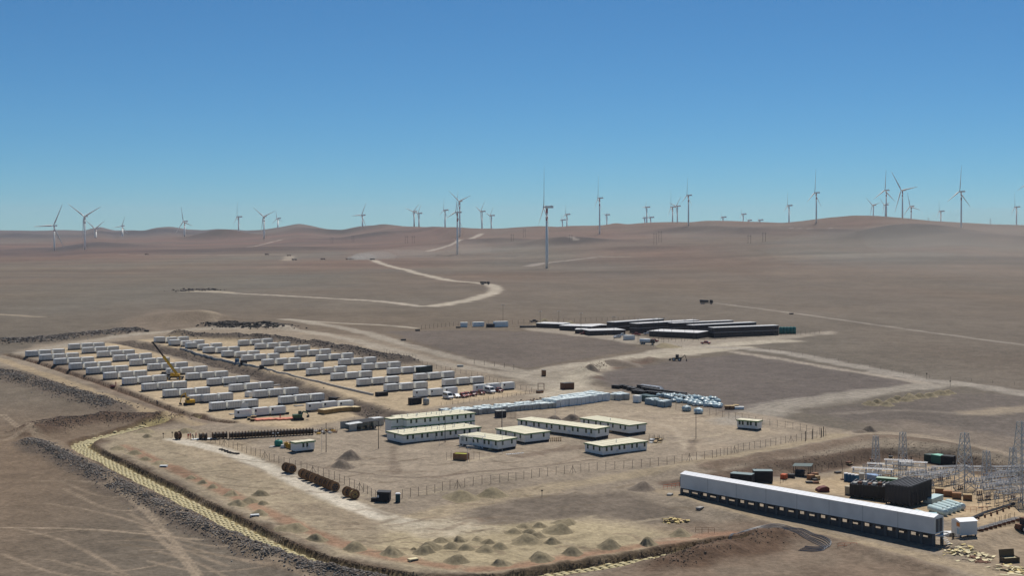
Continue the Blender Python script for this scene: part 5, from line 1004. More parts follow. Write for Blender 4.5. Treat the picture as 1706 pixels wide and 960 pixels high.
def loader(px, py, rz, label, m, backhoe=False):
    t = thing('wheel_loader', label, 'loader', G(px, py), rz); wheels(t, (.9, 3.6), 2.3, .75, .45); MB().prism([(0, .7), (4.4, .7), (4.4, 1.5), (2.6, 1.6), (0, 1.8)], .4, 1.9).build('body', m, t); c = MB().box(1.4, 2.8, .5, 1.8, 1.62, 3.0).build('cab', M_DARK, t); MB().box(1.3, 2.9, .4, 1.9, 3.0, 3.12).build('roof', m, c)
    MB().bar((3.4, .5, 1.3), (5.4, .5, .8), .2).bar((3.4, 1.8, 1.3), (5.4, 1.8, .8), .2).build('arm', m, t); MB().prism([(5.2, .1), (6.2, .1), (5.7, 1.2), (5.2, 1.1)], 0, 2.3).build('bucket', M_DARK, t)
    if backhoe: MB().bar((0, 1.1, 1.3), (-1.6, 1.1, 3.0), .22).bar((-1.6, 1.1, 3.0), (-2.4, 1.1, .7), .18).build('digger_arm', m, t); MB().prism([(-2.7, .1), (-2.1, .1), (-2.2, .8), (-2.6, .8)], .7, 1.5).build('digger_bucket', M_DARK, t)
loader(1136, 601.5, 2.9, 'dark backhoe loader standing on the pale road bend', mat('machine brown', (.10, .085, .05), .6), True)
loader(1702, 889, .5, 'orange-red machine cut off by the right edge of the picture', M_RUST)
# mobile crane
A = G(290, 633); t = thing('mobile_crane', 'yellow mobile crane with long boom reaching up between the containers', 'crane', A, .1)
wheels(t, (-3.5, -2.2, 1.6, 2.9), 2.5, .6, .4); MB().box(-4.6, 3.9, .3, 2.2, .7, 1.3).build('carrier', M_DARK, t); MB().prism([(-5.6, .6), (-4.4, .6), (-4.4, 2.3), (-5.4, 2.2)], .2, 2.3).build('driver_cab', M_DARK, t); MB().box(-1.4, 2.2, .2, 2.3, 1.32, 2.4).build('superstructure', M_YEL, t); MB().box(-1.5, -.2, -.5, .2, 1.4, 2.9).build('crane_cab', M_YEL, t)
tipd = (256.5 - 292) / F * A.y; hz_ = (633 - 571) / F * A.y; B0, B1 = Vector((1.0, 1.2, 2.2)), Vector((tipd, 1.4, hz_)); mid = B0.lerp(B1, .56)
MB().bar(B0, mid, .85).build('boom', M_YEL, t); MB().bar(mid, B1, .5).build('boom_extension', M_BLACK, t); MB().box(-.5, .5, -.4, .4, -.3, .3).build('boom_head', M_BLACK, t).location = B1; MB().tube(B0 + Vector((-1.4, .0, -.3)), B0.lerp(B1, .25), .16).build('lift_ram', M_SILVER, t); MB().tube(B1, (B1.x + .1, B1.y, 5.2), .03).build('hoist_rope', M_BLACK, t)
for s in (-3, 2.4): MB().box(s, s + .3, -1.6, 4.1, .5, .75).build('outrigger', M_YEL, t)
t = thing('winch_truck', 'dark flatbed truck parked left of the yellow crane', 'truck', G(266, 628), -.1); wheels(t, (1, 2.2, 5.4), 2.4, .5); MB().box(0, 4.4, 0, 2.4, .9, 1.15).build('flatbed', M_DARK, t); MB().prism([(4.6, .7), (6.4, .7), (6.4, 1.7), (6.1, 2.6), (4.6, 2.6)], .1, 2.3).build('cab', M_WHITEWRAP, t); MB().box(.6, 2.2, .4, 2, 1.15, 2.0).build('load', M_DARK, t)
# far vehicles raising dust
for i, (x, y, Yd, tx) in enumerate(((800, 474.5, 0, 'dark truck on the far pale bend'), (576, 433, 0, 'dark far truck left of the dust plume'), (582, 433, 0, 'dark far truck trailing the first'), (616, 433.5, 0, 'dark far truck at the head of the far road'), (534, 433, 0, 'lone dark far truck left of the dust'), (478, 427, 0, 'dark far truck on the pale far spur'), (486, 434, 0, 'dark far truck at the foot of the pale spur'), (441, 425, 0, 'tiny far truck on the left plain'), (241, 425, 0, 'tiny far truck farthest left on the plain'), (1166, 507, 0, 'dark vehicle near the thin right-hand track'))): o = truck(x, y, rng.uniform(-.3, .3), tx, False, M_RUST if i % 3 else M_DARK, 'trucks far out on the plain'); o.scale = (1.3,) * 3
# ------------------------------------------------------------------ poles and fences
def pole(px, py, top, label, lamp=False, r=.11, group=None, m=None):
    p = G(px, py); H = (py - top) * p.y / F; t = thing('light_pole', label, 'pole', p, .4, group); MB().tube((0, 0, -.3), (0, 0, H), r, r * .7, n=8).build('shaft', m or M_POST, t)
    if lamp: MB().bar((-.9, 0, H - .15), (.9, 0, H - .15), .07).build('cross_arm', M_POST, t); [MB().box(x - .25, x + .25, -.15, .15, H - .12, H + .1).build('lamp', M_SILVER, t) for x in (-.75, .75)]
    else: MB().bar((-.35, 0, H - .25), (.35, 0, H - .25), .05).build('cross_arm', M_POST, t)
    return t
for a in ((543.3, 754, 705, 'dark pole right of the small cabin with yellow tanks'), (630.6, 748, 702, 'dark pole just left of the long office'), (741.5, 738, 692, 'dark pole standing in front of the long office'), (836, 716, 684, 'dark pole between the wrapped crates and the offices')): pole(*a)
for a in ((731.8, 744, 680, 'thin tall mast in front of the two-storey office'), (778.7, 772, 721, 'thin mast beside the waste skip pen'), (836.7, 757, 676, 'thin tall mast at the corner of the squarish office'), (536, 753, 712, 'thin mast beside the dark pole right of the small cabin'), (957.5, 693, 664, 'thin mast standing before the tall wrapped crates'), (925, 705, 683, 'thin mast behind the longest office')): pole(*a, r=.05, m=M_GALV)
pole(1159.5, 731, 675, 'tall lamp mast standing alone right of the offices', True, .1); pole(459, 745, 722, 'lamp gantry behind the green water tank', True, .09, m=M_GALV)
for i, (x, y, tp) in enumerate(((838, 545, 508), (900, 547, 519), (931, 546, 519), (968, 558, 522), (1023, 567, 528), (1063, 571, 531), (1089, 563, 531), (1097, 569, 530), (1119, 567, 533), (1156, 566, 531), (1106, 571, 530), (1141, 569, 533))): pole(x, y, tp, 'thin light mast of the far camp, %s from the left' % ORD[1 + sorted((838, 900, 931, 968, 1023, 1063, 1089, 1097, 1119, 1156, 1106, 1141)).index(x)], True, .09, 'light masts of the far camp')
def fence(pts, step, h, label, wires=3, mx=98, strut=None, r=.055, name='post_fence'):
    P = np.array([G(*p)[:2] for p in pts]); P = resample(P, step)[:mx]; o = Vector((*P[0], zl(*P[0]))); t = thing(name, label, 'fence', o); pr = None
    Q = [Vector((x, y, zl(x, y))) - o for x, y in P]
    for i, q in enumerate(Q):
        if pr is None: pr = MB().tube((0, 0, -.2), (0, 0, h), r, n=6).build('post', M_POST, t); c = pr
        else: c = pr.copy(); COL.objects.link(c)
        c.parent = t; c.location = q; c.rotation_euler = (rng.normal() * .02, rng.normal() * .02, 0)
        if strut and i % strut == strut // 2:
            MB().tube(q + Vector((.9, .5, 0)), q + Vector((0, 0, h * .85)), .04).tube(q + Vector((-.9, -.5, 0)), q + Vector((0, 0, h * .85)), .04).build('strut', M_POST, t)
    w = MB()
    for a, b in zip(Q[:-1], Q[1:]):
        for k in range(wires): z = h * (.95 - k * .4 / max(1, wires - 1) * 2); w.tube(a + Vector((0, 0, z)), b + Vector((0, 0, z)), .012, n=3, caps=False)
    w.build('wire', M_POST, t); return t
fence([(344, 735), (378, 745), (420, 758), (470, 775), (520, 789), (560, 801), (600, 818), (634, 836)], 3.0, 2.2, 'wire fence on dark posts between the gravel track and the tanks', strut=9)
fence([(670, 831), (720, 823), (780, 811), (840, 804), (900, 795), (1000, 784), (1060, 780), (1112, 775), (1160, 767), (1190, 763)], 2.7, 2.3, 'long wire fence on dark posts in front of the offices', strut=14)
fence([(1194, 762), (1230, 753), (1270, 746), (1310, 739), (1345, 733), (1372, 728)], 2.7, 2.3, 'wire fence on dark posts right of the offices, up to the corner', strut=11)
fence([(1376, 727), (1330, 717), (1290, 711), (1262, 706), (1225, 699), (1180, 691), (1130, 684), (1104, 679)], 3.2, 2.3, 'rear wire fence of the compound running behind the guard cabin')
fence([(735, 676), (780, 671), (840, 663), (900, 654)], 2.6, 1.3, 'low fence between the parked vehicles and the wrapped crates', 2)
fence([(640, 588), (700, 606), (760, 622), (800, 630), (850, 646), (890, 655)], 4.5, 2.0, 'thin wire fence beside the road behind the right yard', 2)
fence([(702, 549), (760, 543), (860, 540), (960, 537), (1060, 534)], 4.0, 2.6, 'back fence of the far camp seen as a row of thin posts', 2, r=.07)
fence([(1080, 571), (1130, 570), (1180, 567), (1240, 563), (1300, 560.5), (1370, 556)], 4.0, 2.2, 'front fence of the far camp', 2, r=.06)
fence([(1300, 806), (1330, 790), (1400, 776), (1440, 768), (1495, 757)], 3.4, 1.6, 'fence along the cut slope at the back of the substation', 2)
fence([(1497, 757), (1560, 768), (1620, 780), (1706, 797)], 3.4, 1.6, 'fence along the right cut slope of the substation', 2)
fence([(1690, 690 - 48), (1540, 630), (1400, 603), (1270, 583)], 9, 1.4, 'sparse marker posts along the right-hand road', 1)
fence([(790, 607), (835, 612), (870, 618)], 7, 2.2, 'few marker posts at the road junction', 1, r=.08)
for i, (x, y) in enumerate(((1368, 729), (1354, 731), (1372, 727), (1342, 735))): t = thing('gate_post', 'thick dark gate post at the fence corner, %s one' % ORD[i + 1], 'post', G(x, y), 0, 'gate posts at the fence corner'); MB().tube((0, 0, -.2), (0, 0, 2.9), .13, n=8).build('shaft', M_POST, t); MB().tube((0, 0, 2.9), (0, 0, 3.0), .18, n=8).build('cap', M_POST, t)
for i, (x, y, tx) in enumerate(((903, 828, 'short marker stake beside the dark grey patch of ground'), (287, 729, 'left stake of a small pair behind the big drum'), (272, 731, 'right-leaning stake of a small pair left of the big drum'), (1544, 632, 'signpost at the right road junction'), (1583, 645, 'signpost beside the right-hand road'))): t = thing('marker_stake', tx, 'stake', G(x, y)); MB().tube((0, 0, -.1), (0, 0, 1.7 if i < 3 else 2.6), .07).build('shaft', M_POST, t); MB().box(-.25, .25, -.04, .04, 1.35 if i < 3 else 2.1, 1.65 if i < 3 else 2.6).build('plate', M_POST, t)
for i, (x, y, tx) in enumerate(((272.5, 778.5, 'white sack lying beside the upper trench'), (424.5, 861, 'white sack lying beside the middle of the trench'), (688, 935, 'yellow board lying on the lower trench edge'), (1166, 848.5, 'pale slab lying in front of the hall'), (1116, 826, 'grey slab and trough at the left end of the hall'))):
    t = thing('loose_block', tx, 'block', G(x, y), .3 * i); MB().box(-1, 1, -.6, .6, 0, .45).build('block', [M_WHITEWRAP, M_WHITEWRAP, yb2, M_CONC, M_CONC][i], t); MB().box(-.8, .8, -.7, -.6, -.05, .25).build('chock', M_DARK, t)
for i, (x, y) in enumerate(((692, 552), (760, 547), (240, 553), (1316, 524), (668, 570 - 2), (762, 612))): t = thing('steel_trough', ['small dark trough at the left of the far camp', 'dark trough below the pale trailers', 'dark block on the road behind the left rock heap', 'dark speck-sized block on the right plain', 'dark block by the road behind the yard', 'grey rounded trough beside the road behind the right yard'][i], 'trough', G(x, y), .2); MB().prism([(0, .2), (.4, 0), (2.4, 0), (2.8, .2), (2.8, .9), (0, .9)], 0, 1.4).build('trough', M_DARK if i != 5 else M_GREYWRAP, t); MB().box(.3, .6, .1, 1.3, -.2, .1).build('foot', M_DARK, t)
for i in range(12):
    x, y = 548 + i * 2.9, 720 - i * .28 + (i % 3) * 2.3; t = thing('scaffold_rack', 'rack of scrap and frames right of the drum line, %s from the left' % ORD[i + 1], 'rack', G(x - 22, y), .3 * i, 'racks right of the drum line'); m_ = [M_GALV, M_POST, M_YEL, M_RUST][i % 4]
    for dx in (-.7, .7): MB().bar((dx, 0, -.1), (dx, 0, .9 + .5 * (i % 3)), .07).build('post', M_POST, t)
    MB().bar((-.9, 0, .6), (.9, 0, .6), .08).box(-.8, .6, -.3, .4, .15, .4).build('rack_load', m_, t)
for i in range(9):
    x, y = 1083 + (i % 3) * 8 + (i // 3) * 2, 733 + (i // 3) * 3; t = thing('cage_frame', 'small wire cage frame, %s in the cluster right of the offices' % ORD[i + 1], 'cage', G(x, y), .2 * i, 'wire cages right of the offices')
    for dx in (0, 1.5):
        for dy2 in (0, 1.2): MB().tube((dx, dy2, 0), (dx, dy2, 1.5), .035).build('post', M_POST, t)
    MB().box(.1, 1.4, .1, 1.1, .1, .2 + .3 * (i % 2)).build('tray', M_WHITEWRAP if i % 3 == 0 else M_WOOD, t)
for i in range(6): t = thing('timber_trestle', 'yellow timber trestle beside the squarish office with air units, %s from the left' % ORD[i + 1], 'trestle', G(918 + i * 3.3, 736 - i * .15), .1, 'yellow trestles by the office'); MB().box(0, .1, 0, 1.4, 0, 1.1).box(0, .1, 1.3, 1.4, 0, 1.1).build('leg', M_WOOD, t); MB().box(-.1, .9, 0, .1, 1.0, 1.12).build('rail', M_WOOD, t)
for i in range(5): t = thing('white_plate', 'white plate lying on the ground in front of the squarish offices, %s from the left' % ORD[i + 1], 'plate', G(846 + i * 6, 757.5 - i * .5), .3 * i, 'white plates on the ground'); MB().box(-.5, .5, -.4, .4, 0, .08).build('plate', M_WHITE, t); MB().box(-.06, .06, -.4, .4, .08, .12).build('handle', M_DARK, t)
for i in range(14): t = thing('rusty_stake', 'rusty stake in the scaffold right of the wrapped crates, %s from the left' % ORD[i + 1], 'stake', G(846 + (i % 7) * 2.2, 696 + (i // 7) * 2.0), 0, 'rusty scaffold stakes'); MB().tube((0, 0, -.1), (0, 0, 1.9), .05).build('shaft', M_RUST, t); MB().bar((-.5, 0, 1.2), (.5, 0, 1.2), .04).build('rail', M_RUST, t)
# ------------------------------------------------------------------ people
def person(px, py, rz, label, top, legs, hat=None, bend=0.0, group=None):
    J = {'pelvis': (0, 0, .95), 'belly': (.0, bend * .1, 1.12), 'chest': (0, bend * .35, 1.36 - bend * .05), 'neck': (0, bend * .45, 1.52 - bend * .08), 'head': (0, bend * .5, 1.66 - bend * .1), 'crown': (0, bend * .52, 1.76 - bend * .1),
         'hl': (.1, 0, .9), 'kl': (.12, .05, .5), 'al': (.12, -.02, .08), 'tl': (.13, .17, .04), 'hr': (-.1, 0, .9), 'kr': (-.12, .03, .5), 'ar': (-.13, -.04, .08), 'tr': (-.14, .15, .04),
         'sl': (.19, bend * .38, 1.44), 'el': (.27, .05 + bend * .5, 1.16), 'wl': (.26, .22 + bend * .6, .98), 'fl': (.25, .31 + bend * .6, .93), 'sr': (-.19, bend * .38, 1.44), 'er': (-.28, .02 + bend * .5, 1.16), 'wr': (-.28, .15 + bend * .6, .94), 'fr': (-.27, .22 + bend * .6, .88)}
    E_ = [('pelvis', 'belly'), ('belly', 'chest'), ('chest', 'neck'), ('neck', 'head'), ('head', 'crown'), ('pelvis', 'hl'), ('hl', 'kl'), ('kl', 'al'), ('al', 'tl'), ('pelvis', 'hr'), ('hr', 'kr'), ('kr', 'ar'), ('ar', 'tr'), ('chest', 'sl'), ('sl', 'el'), ('el', 'wl'), ('wl', 'fl'), ('chest', 'sr'), ('sr', 'er'), ('er', 'wr'), ('wr', 'fr')]
    Rr = {'pelvis': .15, 'belly': .14, 'chest': .17, 'neck': .06, 'head': .1, 'crown': .075, 'hl': .1, 'hr': .1, 'kl': .07, 'kr': .07, 'al': .05, 'ar': .05, 'tl': .045, 'tr': .045, 'sl': .07, 'sr': .07, 'el': .05, 'er': .05, 'wl': .037, 'wr': .037, 'fl': .04, 'fr': .04}
    nm = list(J); me = bpy.data.meshes.new('person'); me.from_pydata([J[k] for k in nm], [(nm.index(a), nm.index(b)) for a, b in E_], []); o = bpy.data.objects.new('person', me); COL.objects.link(o)
    md = o.modifiers.new('skin', 'SKIN'); o.modifiers.new('sub', 'SUBSURF').levels = 1
    for i, k in enumerate(nm): me.skin_vertices[0].data[i].radius = (Rr[k], Rr[k] * (.75 if k in ('chest', 'belly', 'pelvis') else 1))
    me.skin_vertices[0].data[0].use_root = True
    dg = bpy.context.evaluated_depsgraph_get(); dg.update(); nme = bpy.data.meshes.new_from_object(o.evaluated_get(dg)); nme.materials.clear()
    for m in (M_SKIN, top, legs, M_DARK): nme.materials.append(m)
    for f in nme.polygons:
        c = f.center; f.use_smooth = True
        f.material_index = 0 if c.z > 1.5 - bend * .08 else (3 if c.z < .12 else (2 if c.z < .93 and abs(c.x) < .22 else (0 if (c.y > .19 + bend * .55 and abs(c.x) > .2) else 1)))
    o.modifiers.clear(); o.data = nme; tag(o, label, 'person', group, G(px, py), rz)
    if hat: MB().lathe([(.15, -.02), (.13, .06), (.08, .12), (.02, .14)], n=12).build('safety_helmet', hat, o, True).location = (0, bend * .52, 1.72 - bend * .1)
    return o
vr, jn = mat('red overalls', (.42, .03, .025), .8), mat('dark trousers', (.03, .035, .06), .8)
g = 'workers by the cable drums'
person(313.5, 731.5, .5, 'worker in red overalls standing left of a pair by the cable drums', vr, vr, M_WHITE, 0, g); person(317, 731, -2.2, 'worker in red overalls standing on the right of the pair by the cable drums', vr, vr, M_WHITE, 0, g); person(322, 732.5, 1.2, 'crouching worker in dark clothes on the white sheet by the drums', jn, jn, M_WHITE, .6, g); person(326, 730.5, -1, 'worker in red jacket and dark trousers nearest the drum line', vr, jn, M_RED, .2, g)
person(193, 643.5, 2.6, 'worker in red standing above the trench of the left yard', vr, vr, M_RED); person(466.8, 699.5, 1, 'worker in red standing on the salmon sheets', vr, vr, M_RED); person(273.5, 667, 2, 'worker in dark clothes standing left of the yellow excavator', jn, jn, M_WHITE); person(262.5, 676, .2, 'worker in dark clothes down by the trench of the left yard', jn, jn, M_WHITE, .3)
t = thing('plate_compactor', 'small dark red machine beside the trench of the left yard', 'machine', G(188, 647), .4); MB().box(-.9, .9, -.5, .5, .3, 1.1).build('engine', mrd, t); MB().box(-1.1, 1.1, -.6, .6, 0, .3).build('base', M_DARK, t); MB().bar((-.9, 0, .8), (-1.7, 0, 1.2), .07).build('handle', M_DARK, t)
t = thing('ground_sheet', 'white plastic sheet spread between the workers and the drums', 'sheet', G(318, 733), an); MB().box(0, 8, -.8, 1.6, .03, .07).build('sheet', M_WHITEWRAP, t); MB().box(0, .2, -.8, 1.6, .07, .14).build('weight', M_WOOD, t)
# ------------------------------------------------------------------ heaps of sand and earth
def heap(px, py, wpx, hpx, label, m, group, sk=.3, n=40):
    p = G(px, py); r = wpx / 2 * p.y / F * 1.25; h = hpx * p.y / F; s = random.uniform(0, 99); nr = 12; ox, oy = random.uniform(-sk, sk) * r, random.uniform(-.1, .25) * r; el = random.uniform(.75, 1.1); pw = random.uniform(1.0, 1.5)
    K, I = np.meshgrid(np.arange(nr + 1), np.arange(n), indexing='ij'); q = K / nr; a = 2 * np.pi * I / n
    rr = r * (1 - q) * (1 + .75 * fbm(np.cos(a) * 1.4 + s, np.sin(a) * 1.4, 3) * (1 - q * .5)); x, y = np.cos(a) * rr + ox * q, np.sin(a) * rr * el + oy * q
    z = h * (.5 - .5 * np.cos(np.pi * np.minimum(1, q * 1.03))) ** pw
    z = z * (1 + .45 * fbm(x / max(r, .6) * 2 + s, y / max(r, .6) * 2, 3)) + h * .16 * np.sin(np.pi * np.minimum(q + .12, 1)) * fbm(x * 2.2 + s, y * 2.2, 3)
    b = MB(); b.v = [(float(x[k, i]), float(y[k, i]), zl(p.x + x[k, i], p.y + y[k, i]) - p.z - .15 * (1 - k / nr) + float(z[k, i])) for k in range(nr + 1) for i in range(n)]
    for k in range(nr):
        for i in range(n): b.f.append((k * n + i, k * n + (i + 1) % n, (k + 1) * n + (i + 1) % n, (k + 1) * n + i))
    b.f.append(tuple(nr * n + i for i in range(n))); o = b.build('sand_heap' if m is M_HEAP else 'earth_heap', m, None, True); tag(o, label, 'heap', group, p); return o
H1 = [(272, 788, 0), ]
row1 = [(227, 722, 34, 6), (182, 751, 26, 6), (207, 759, 26, 7), (228, 769, 26, 6), (252, 776, 30, 6), (304, 800, 18, 6), (322, 808, 20, 7), (340, 816, 20, 7), (369, 828, 24, 9)]
for i, (x, y, w, h) in enumerate(row1): heap(x + 14, y - 2, w * 1.15, h * .9, 'olive sand heap along the upper trench, %s from the left' % ORD[i + 1], M_HEAP, 'sand heaps along the upper trench')
row2 = [(396, 843, 30, 11), (416, 837, 26, 9), (436, 826, 30, 11), (441, 840, 18, 7), (432, 858, 26, 10), (488, 884, 42, 13), (528, 901, 34, 14), (590, 916, 34, 16)]
for i, (x, y, w, h) in enumerate(row2): heap(x, y, w * 1.25, h * .85, 'sharp olive sand heap in the middle sandy ground, %s from the left' % ORD[i + 1], M_HEAP, 'sand heaps in the middle of the sandy ground')
row3 = [(654, 925, 36, 16), (690, 917, 14, 5), (706, 921, 34, 16), (718, 914, 36, 13), (736, 903, 28, 8), (753, 913, 26, 10), (758, 937, 38, 14), (769, 901, 24, 8), (780, 916, 28, 11), (798, 901, 22, 7), (808, 919, 30, 11), (812, 905, 22, 8), (834, 914, 28, 11), (837, 942, 32, 12)]
for i, (x, y, w, h) in enumerate(row3): heap(x, y, w * 1.25, h * .85, 'olive sand heap of the front cluster, %s from the left' % ORD[i + 1], M_HEAP, 'sand heaps of the front cluster')
row4 = [(857, 888, 30, 7), (872, 904, 46, 14), (874, 879, 24, 6), (883, 889, 26, 8), (897, 897, 26, 9), (905, 932, 38, 12), (900, 879, 26, 8), (921, 906, 30, 9), (928, 887, 44, 13), (939, 873, 36, 8), (956, 923, 32, 13), (1014, 913, 34, 13), (1083, 909, 30, 14), (1131, 893, 36, 11)]
for i, (x, y, w, h) in enumerate(row4): heap(x, y, w * 1.2, h, 'olive sand heap of the right cluster, %s from the left' % ORD[i + 1], M_HEAP, 'sand heaps of the right cluster')
for x, y, w, h, tx in ((767, 832, 66, 13, 'wide grey heap by the fence left of the dark patch'), (822, 827, 50, 13, 'grey heap by the fence, right of the wide one'), (1069, 816, 44, 12, 'dark heap left of the long hall'), (579, 766, 44, 15, 'brown heap between two dark poles, rear one'), (571, 778, 46, 11, 'brown heap between two dark poles, front one'), (923, 701, 36, 9, 'dark brown heap behind the longest office, left'), (950, 701, 40, 10, 'dark brown heap behind the longest office, middle'), (972, 703, 34, 7, 'dark brown heap behind the longest office, right'), (1447, 719, 26, 9, 'dark rock heap beyond the fence corner'), (1430, 720, 28, 4, 'flat brown heap left of the dark rock heap'),
                        (1043, 609, 58, 7, 'reddish heap on the inside of the road bend'), (990, 617, 30, 7, 'dark rocky heap at the road bend'), (905, 541, 34, 9, 'orange-tan heap behind the far sheds, left'), (945, 541, 30, 6, 'orange-tan heap behind the far sheds, right'), (1112, 578, 44, 6, 'grey gravel heap before the far camp'), (245, 728, 20, 5, 'small grey heap on the bend of the trench'), (310, 721, 36, 7, 'low grey heap behind the big drum'), (420, 722, 38, 6, 'low tan heap behind the drum line')):
    heap(x, y, w, h, tx, M_HEAPG if 'tan' not in tx and 'grey' not in tx else M_HEAP, None)
wr_ = [(1450, 675, 24, 7), (1463, 672, 22, 7), (1478, 676, 22, 7), (1487, 670, 22, 6), (1496, 667, 20, 8), (1508, 668, 24, 7), (1520, 664, 24, 8), (1535, 663, 26, 7), (1550, 661, 28, 7), (1564, 658, 28, 7), (1580, 656, 28, 6)]
for i, (x, y, w, h) in enumerate(wr_): heap(x, y, w * 1.2, h, 'heap in the olive windrow beside the right-hand road, %s from the left' % ORD[i + 1], M_HEAP, 'windrow of heaps by the right road')
# ------------------------------------------------------------------ broken rock and sandbags
def scatter(P, w, n, rmin, rmax, name, m, lift=.05, pw=1.6):
    P = smooth_line(P); s = np.r_[0, np.cumsum(np.hypot(*np.diff(P, axis=0).T))]; b = MB()
    for _ in range(n):
        t = random.uniform(0, s[-1]); x, y = np.interp(t, s, P[:, 0]), np.interp(t, s, P[:, 1]); x += random.gauss(0, w * .55); y += random.gauss(0, w * .55); r = rmin + (rmax - rmin) * random.random() ** pw
        if float(fbm(np.array([x / 7]), np.array([y / 7]), 2, 77)[0]) < random.uniform(-.42, .12): continue
        b.rock((x, y, zl(x, y) + r * .15 + lift), r, .8)
    o = b.build(name, m); o['kind'] = 'stuff'; return o
M_ROCKD, M_CLOD, M_ROCKL = mat('dark broken rock', (.15, .128, .112), .95, var=.2, dirt=.45, scale=.7), mat('dark clod', (.16, .12, .09), .95, dirt=.4), mat('pale broken rock', (.34, .31, .275), .95, var=.2, dirt=.3)
for R, w, n, r0, r1 in ((ROCKS1, 5.5, 4200, .12, .52), (ROCKS2, 3.2, 7500, .1, .42), (ROCKS3, 8, 3200, .2, .95)):
    scatter(R, w, n, r0, r1, 'rubble', M_ROCK, .0, 2.2); scatter(R, w * 1.15, n // 2, r0, r1 * .8, 'rubble', M_ROCKL, .05, 2.4); scatter(R, w, n // 3, r0, r1 * 1.15, 'rubble', M_ROCKD, .0, 2.0)
scatter(ROCKS4, 7.5, 2200, .3, 1.3, 'rubble', M_ROCKD)
scatter(MIDSLOPE, 5, 2500, .1, .45, 'rubble', M_ROCKD, 0, 2); scatter(BACKSLOPE, 6, 2600, .15, .7, 'rubble', M_ROCKD, 0, 2); scatter(REDBANK, 6.5, 3000, .1, .4, 'rubble', M_ROCKB, 0, 2); scatter(PITRIM[1:], 5, 1800, .08, .28, 'rubble', M_ROCKB, 0, 2.5)
scatter(TRENCH[4:12] + np.array([2.5, 2.7]), .45, 3000, .06, .26, 'rubble', M_CLOD, 0.0, 2); scatter(TRENCH[12:] + np.array([0, 3.6]), .45, 3000, .06, .26, 'rubble', M_CLOD, 0.0, 2); scatter(PL((1100, 945), (1180, 925), (1250, 905), (1300, 898)), 4, 700, .1, .32, 'rubble', M_CLOD, 0, 2); scatter(YARDDITCH + np.array([1.0, 1.0]), 1.0, 900, .1, .32, 'rubble', M_CLOD, 0, 2)
scatter(PL((308, 485), (330, 482), (358, 484)), 14, 260, .5, 2.2, 'rubble', M_ROCKD, 0, 2); scatter(PL((840, 682), (870, 672), (930, 664)), 5, 500, .2, .6, 'rubble', M_ROCKB, 0, 2); scatter(PL((985, 620), (1000, 611)), 4, 260, .1, .4, 'rubble', M_ROCKB, 0, 2); scatter(PL((1100, 577), (1125, 578)), 4, 200, .2, .6, 'rubble', M_ROCK, 0, 2)
def bag_shape(b, c, rz, s=1.0):
    ca, sa = math.cos(rz), math.sin(rz); w, d, h = .76 * s, .44 * s, .26 * s
    for vs in [[(-w, -d * .8, 0), (w, -d * .8, 0), (w, d * .8, 0), (-w, d * .8, 0), (-w * .75, -d, h * .7), (w * .75, -d, h * .7), (w * .75, d, h * .7), (-w * .75, d, h * .7), (-w * .4, -d * .6, h), (w * .4, -d * .6, h), (w * .4, d * .6, h), (-w * .4, d * .6, h)]]:
        b.add([(c[0] + x * ca - y * sa, c[1] + x * sa + y * ca, c[2] + z * (1 + random.uniform(-.1, .15))) for x, y, z in vs], [(0, 1, 5, 4), (1, 2, 6, 5), (2, 3, 7, 6), (3, 0, 4, 7), (4, 5, 9, 8), (5, 6, 10, 9), (6, 7, 11, 10), (7, 4, 8, 11), (8, 9, 10, 11)])
TC = resample(smooth_line(TRENCH), 1.85); spots = []
for i in range(3, len(TC) - 1):
    d = TC[i + 1] - TC[i]; a = math.atan2(d[1], d[0]); shift = rng.normal() * .25; nrm = np.array([-d[1], d[0]]) / np.hypot(*d)
    pxx = CX + F * TC[i][0] / TC[i][1]; pyy = YH - F * (zl(*TC[i]) - ZC) / TC[i][1]
    if (600 < pxx < 850 and pyy > 945) or (pxx > 245 and pyy < 712): continue
    for o in np.arange(-2.5, 2.6, 1.02): q = TC[i] + nrm * (o + shift * .3 + (.25 if i % 2 else -.25) + rng.normal() * .05) + d * rng.normal() * .03; spots.append((q[1], q[0], zl(*q) + .05, a + rng.normal() * .05))
spots.sort(); b = MB(); bag_shape(b, (0, 0, 0), 0); bag = b.build('sandbag', M_BAG, None, True)
for i, (y, x, z, a) in enumerate(spots[:280]):
    o = bag if i == 0 else bag.copy()
    if i: COL.objects.link(o)
    tag(o, 'pale yellow sandbag packed on the trench floor nearest the bottom of the picture', 'sandbag', 'yellow sandbags nearest the bottom', (x, y, z), a + rng.normal() * .05)
b = MB()
for y, x, z, a in spots[280:]: bag_shape(b, (x, y, z), a + random.gauss(0, .05), random.uniform(.92, 1.08))
o = b.build('sandbag_lining', M_BAG, None, True); o['kind'] = 'stuff'
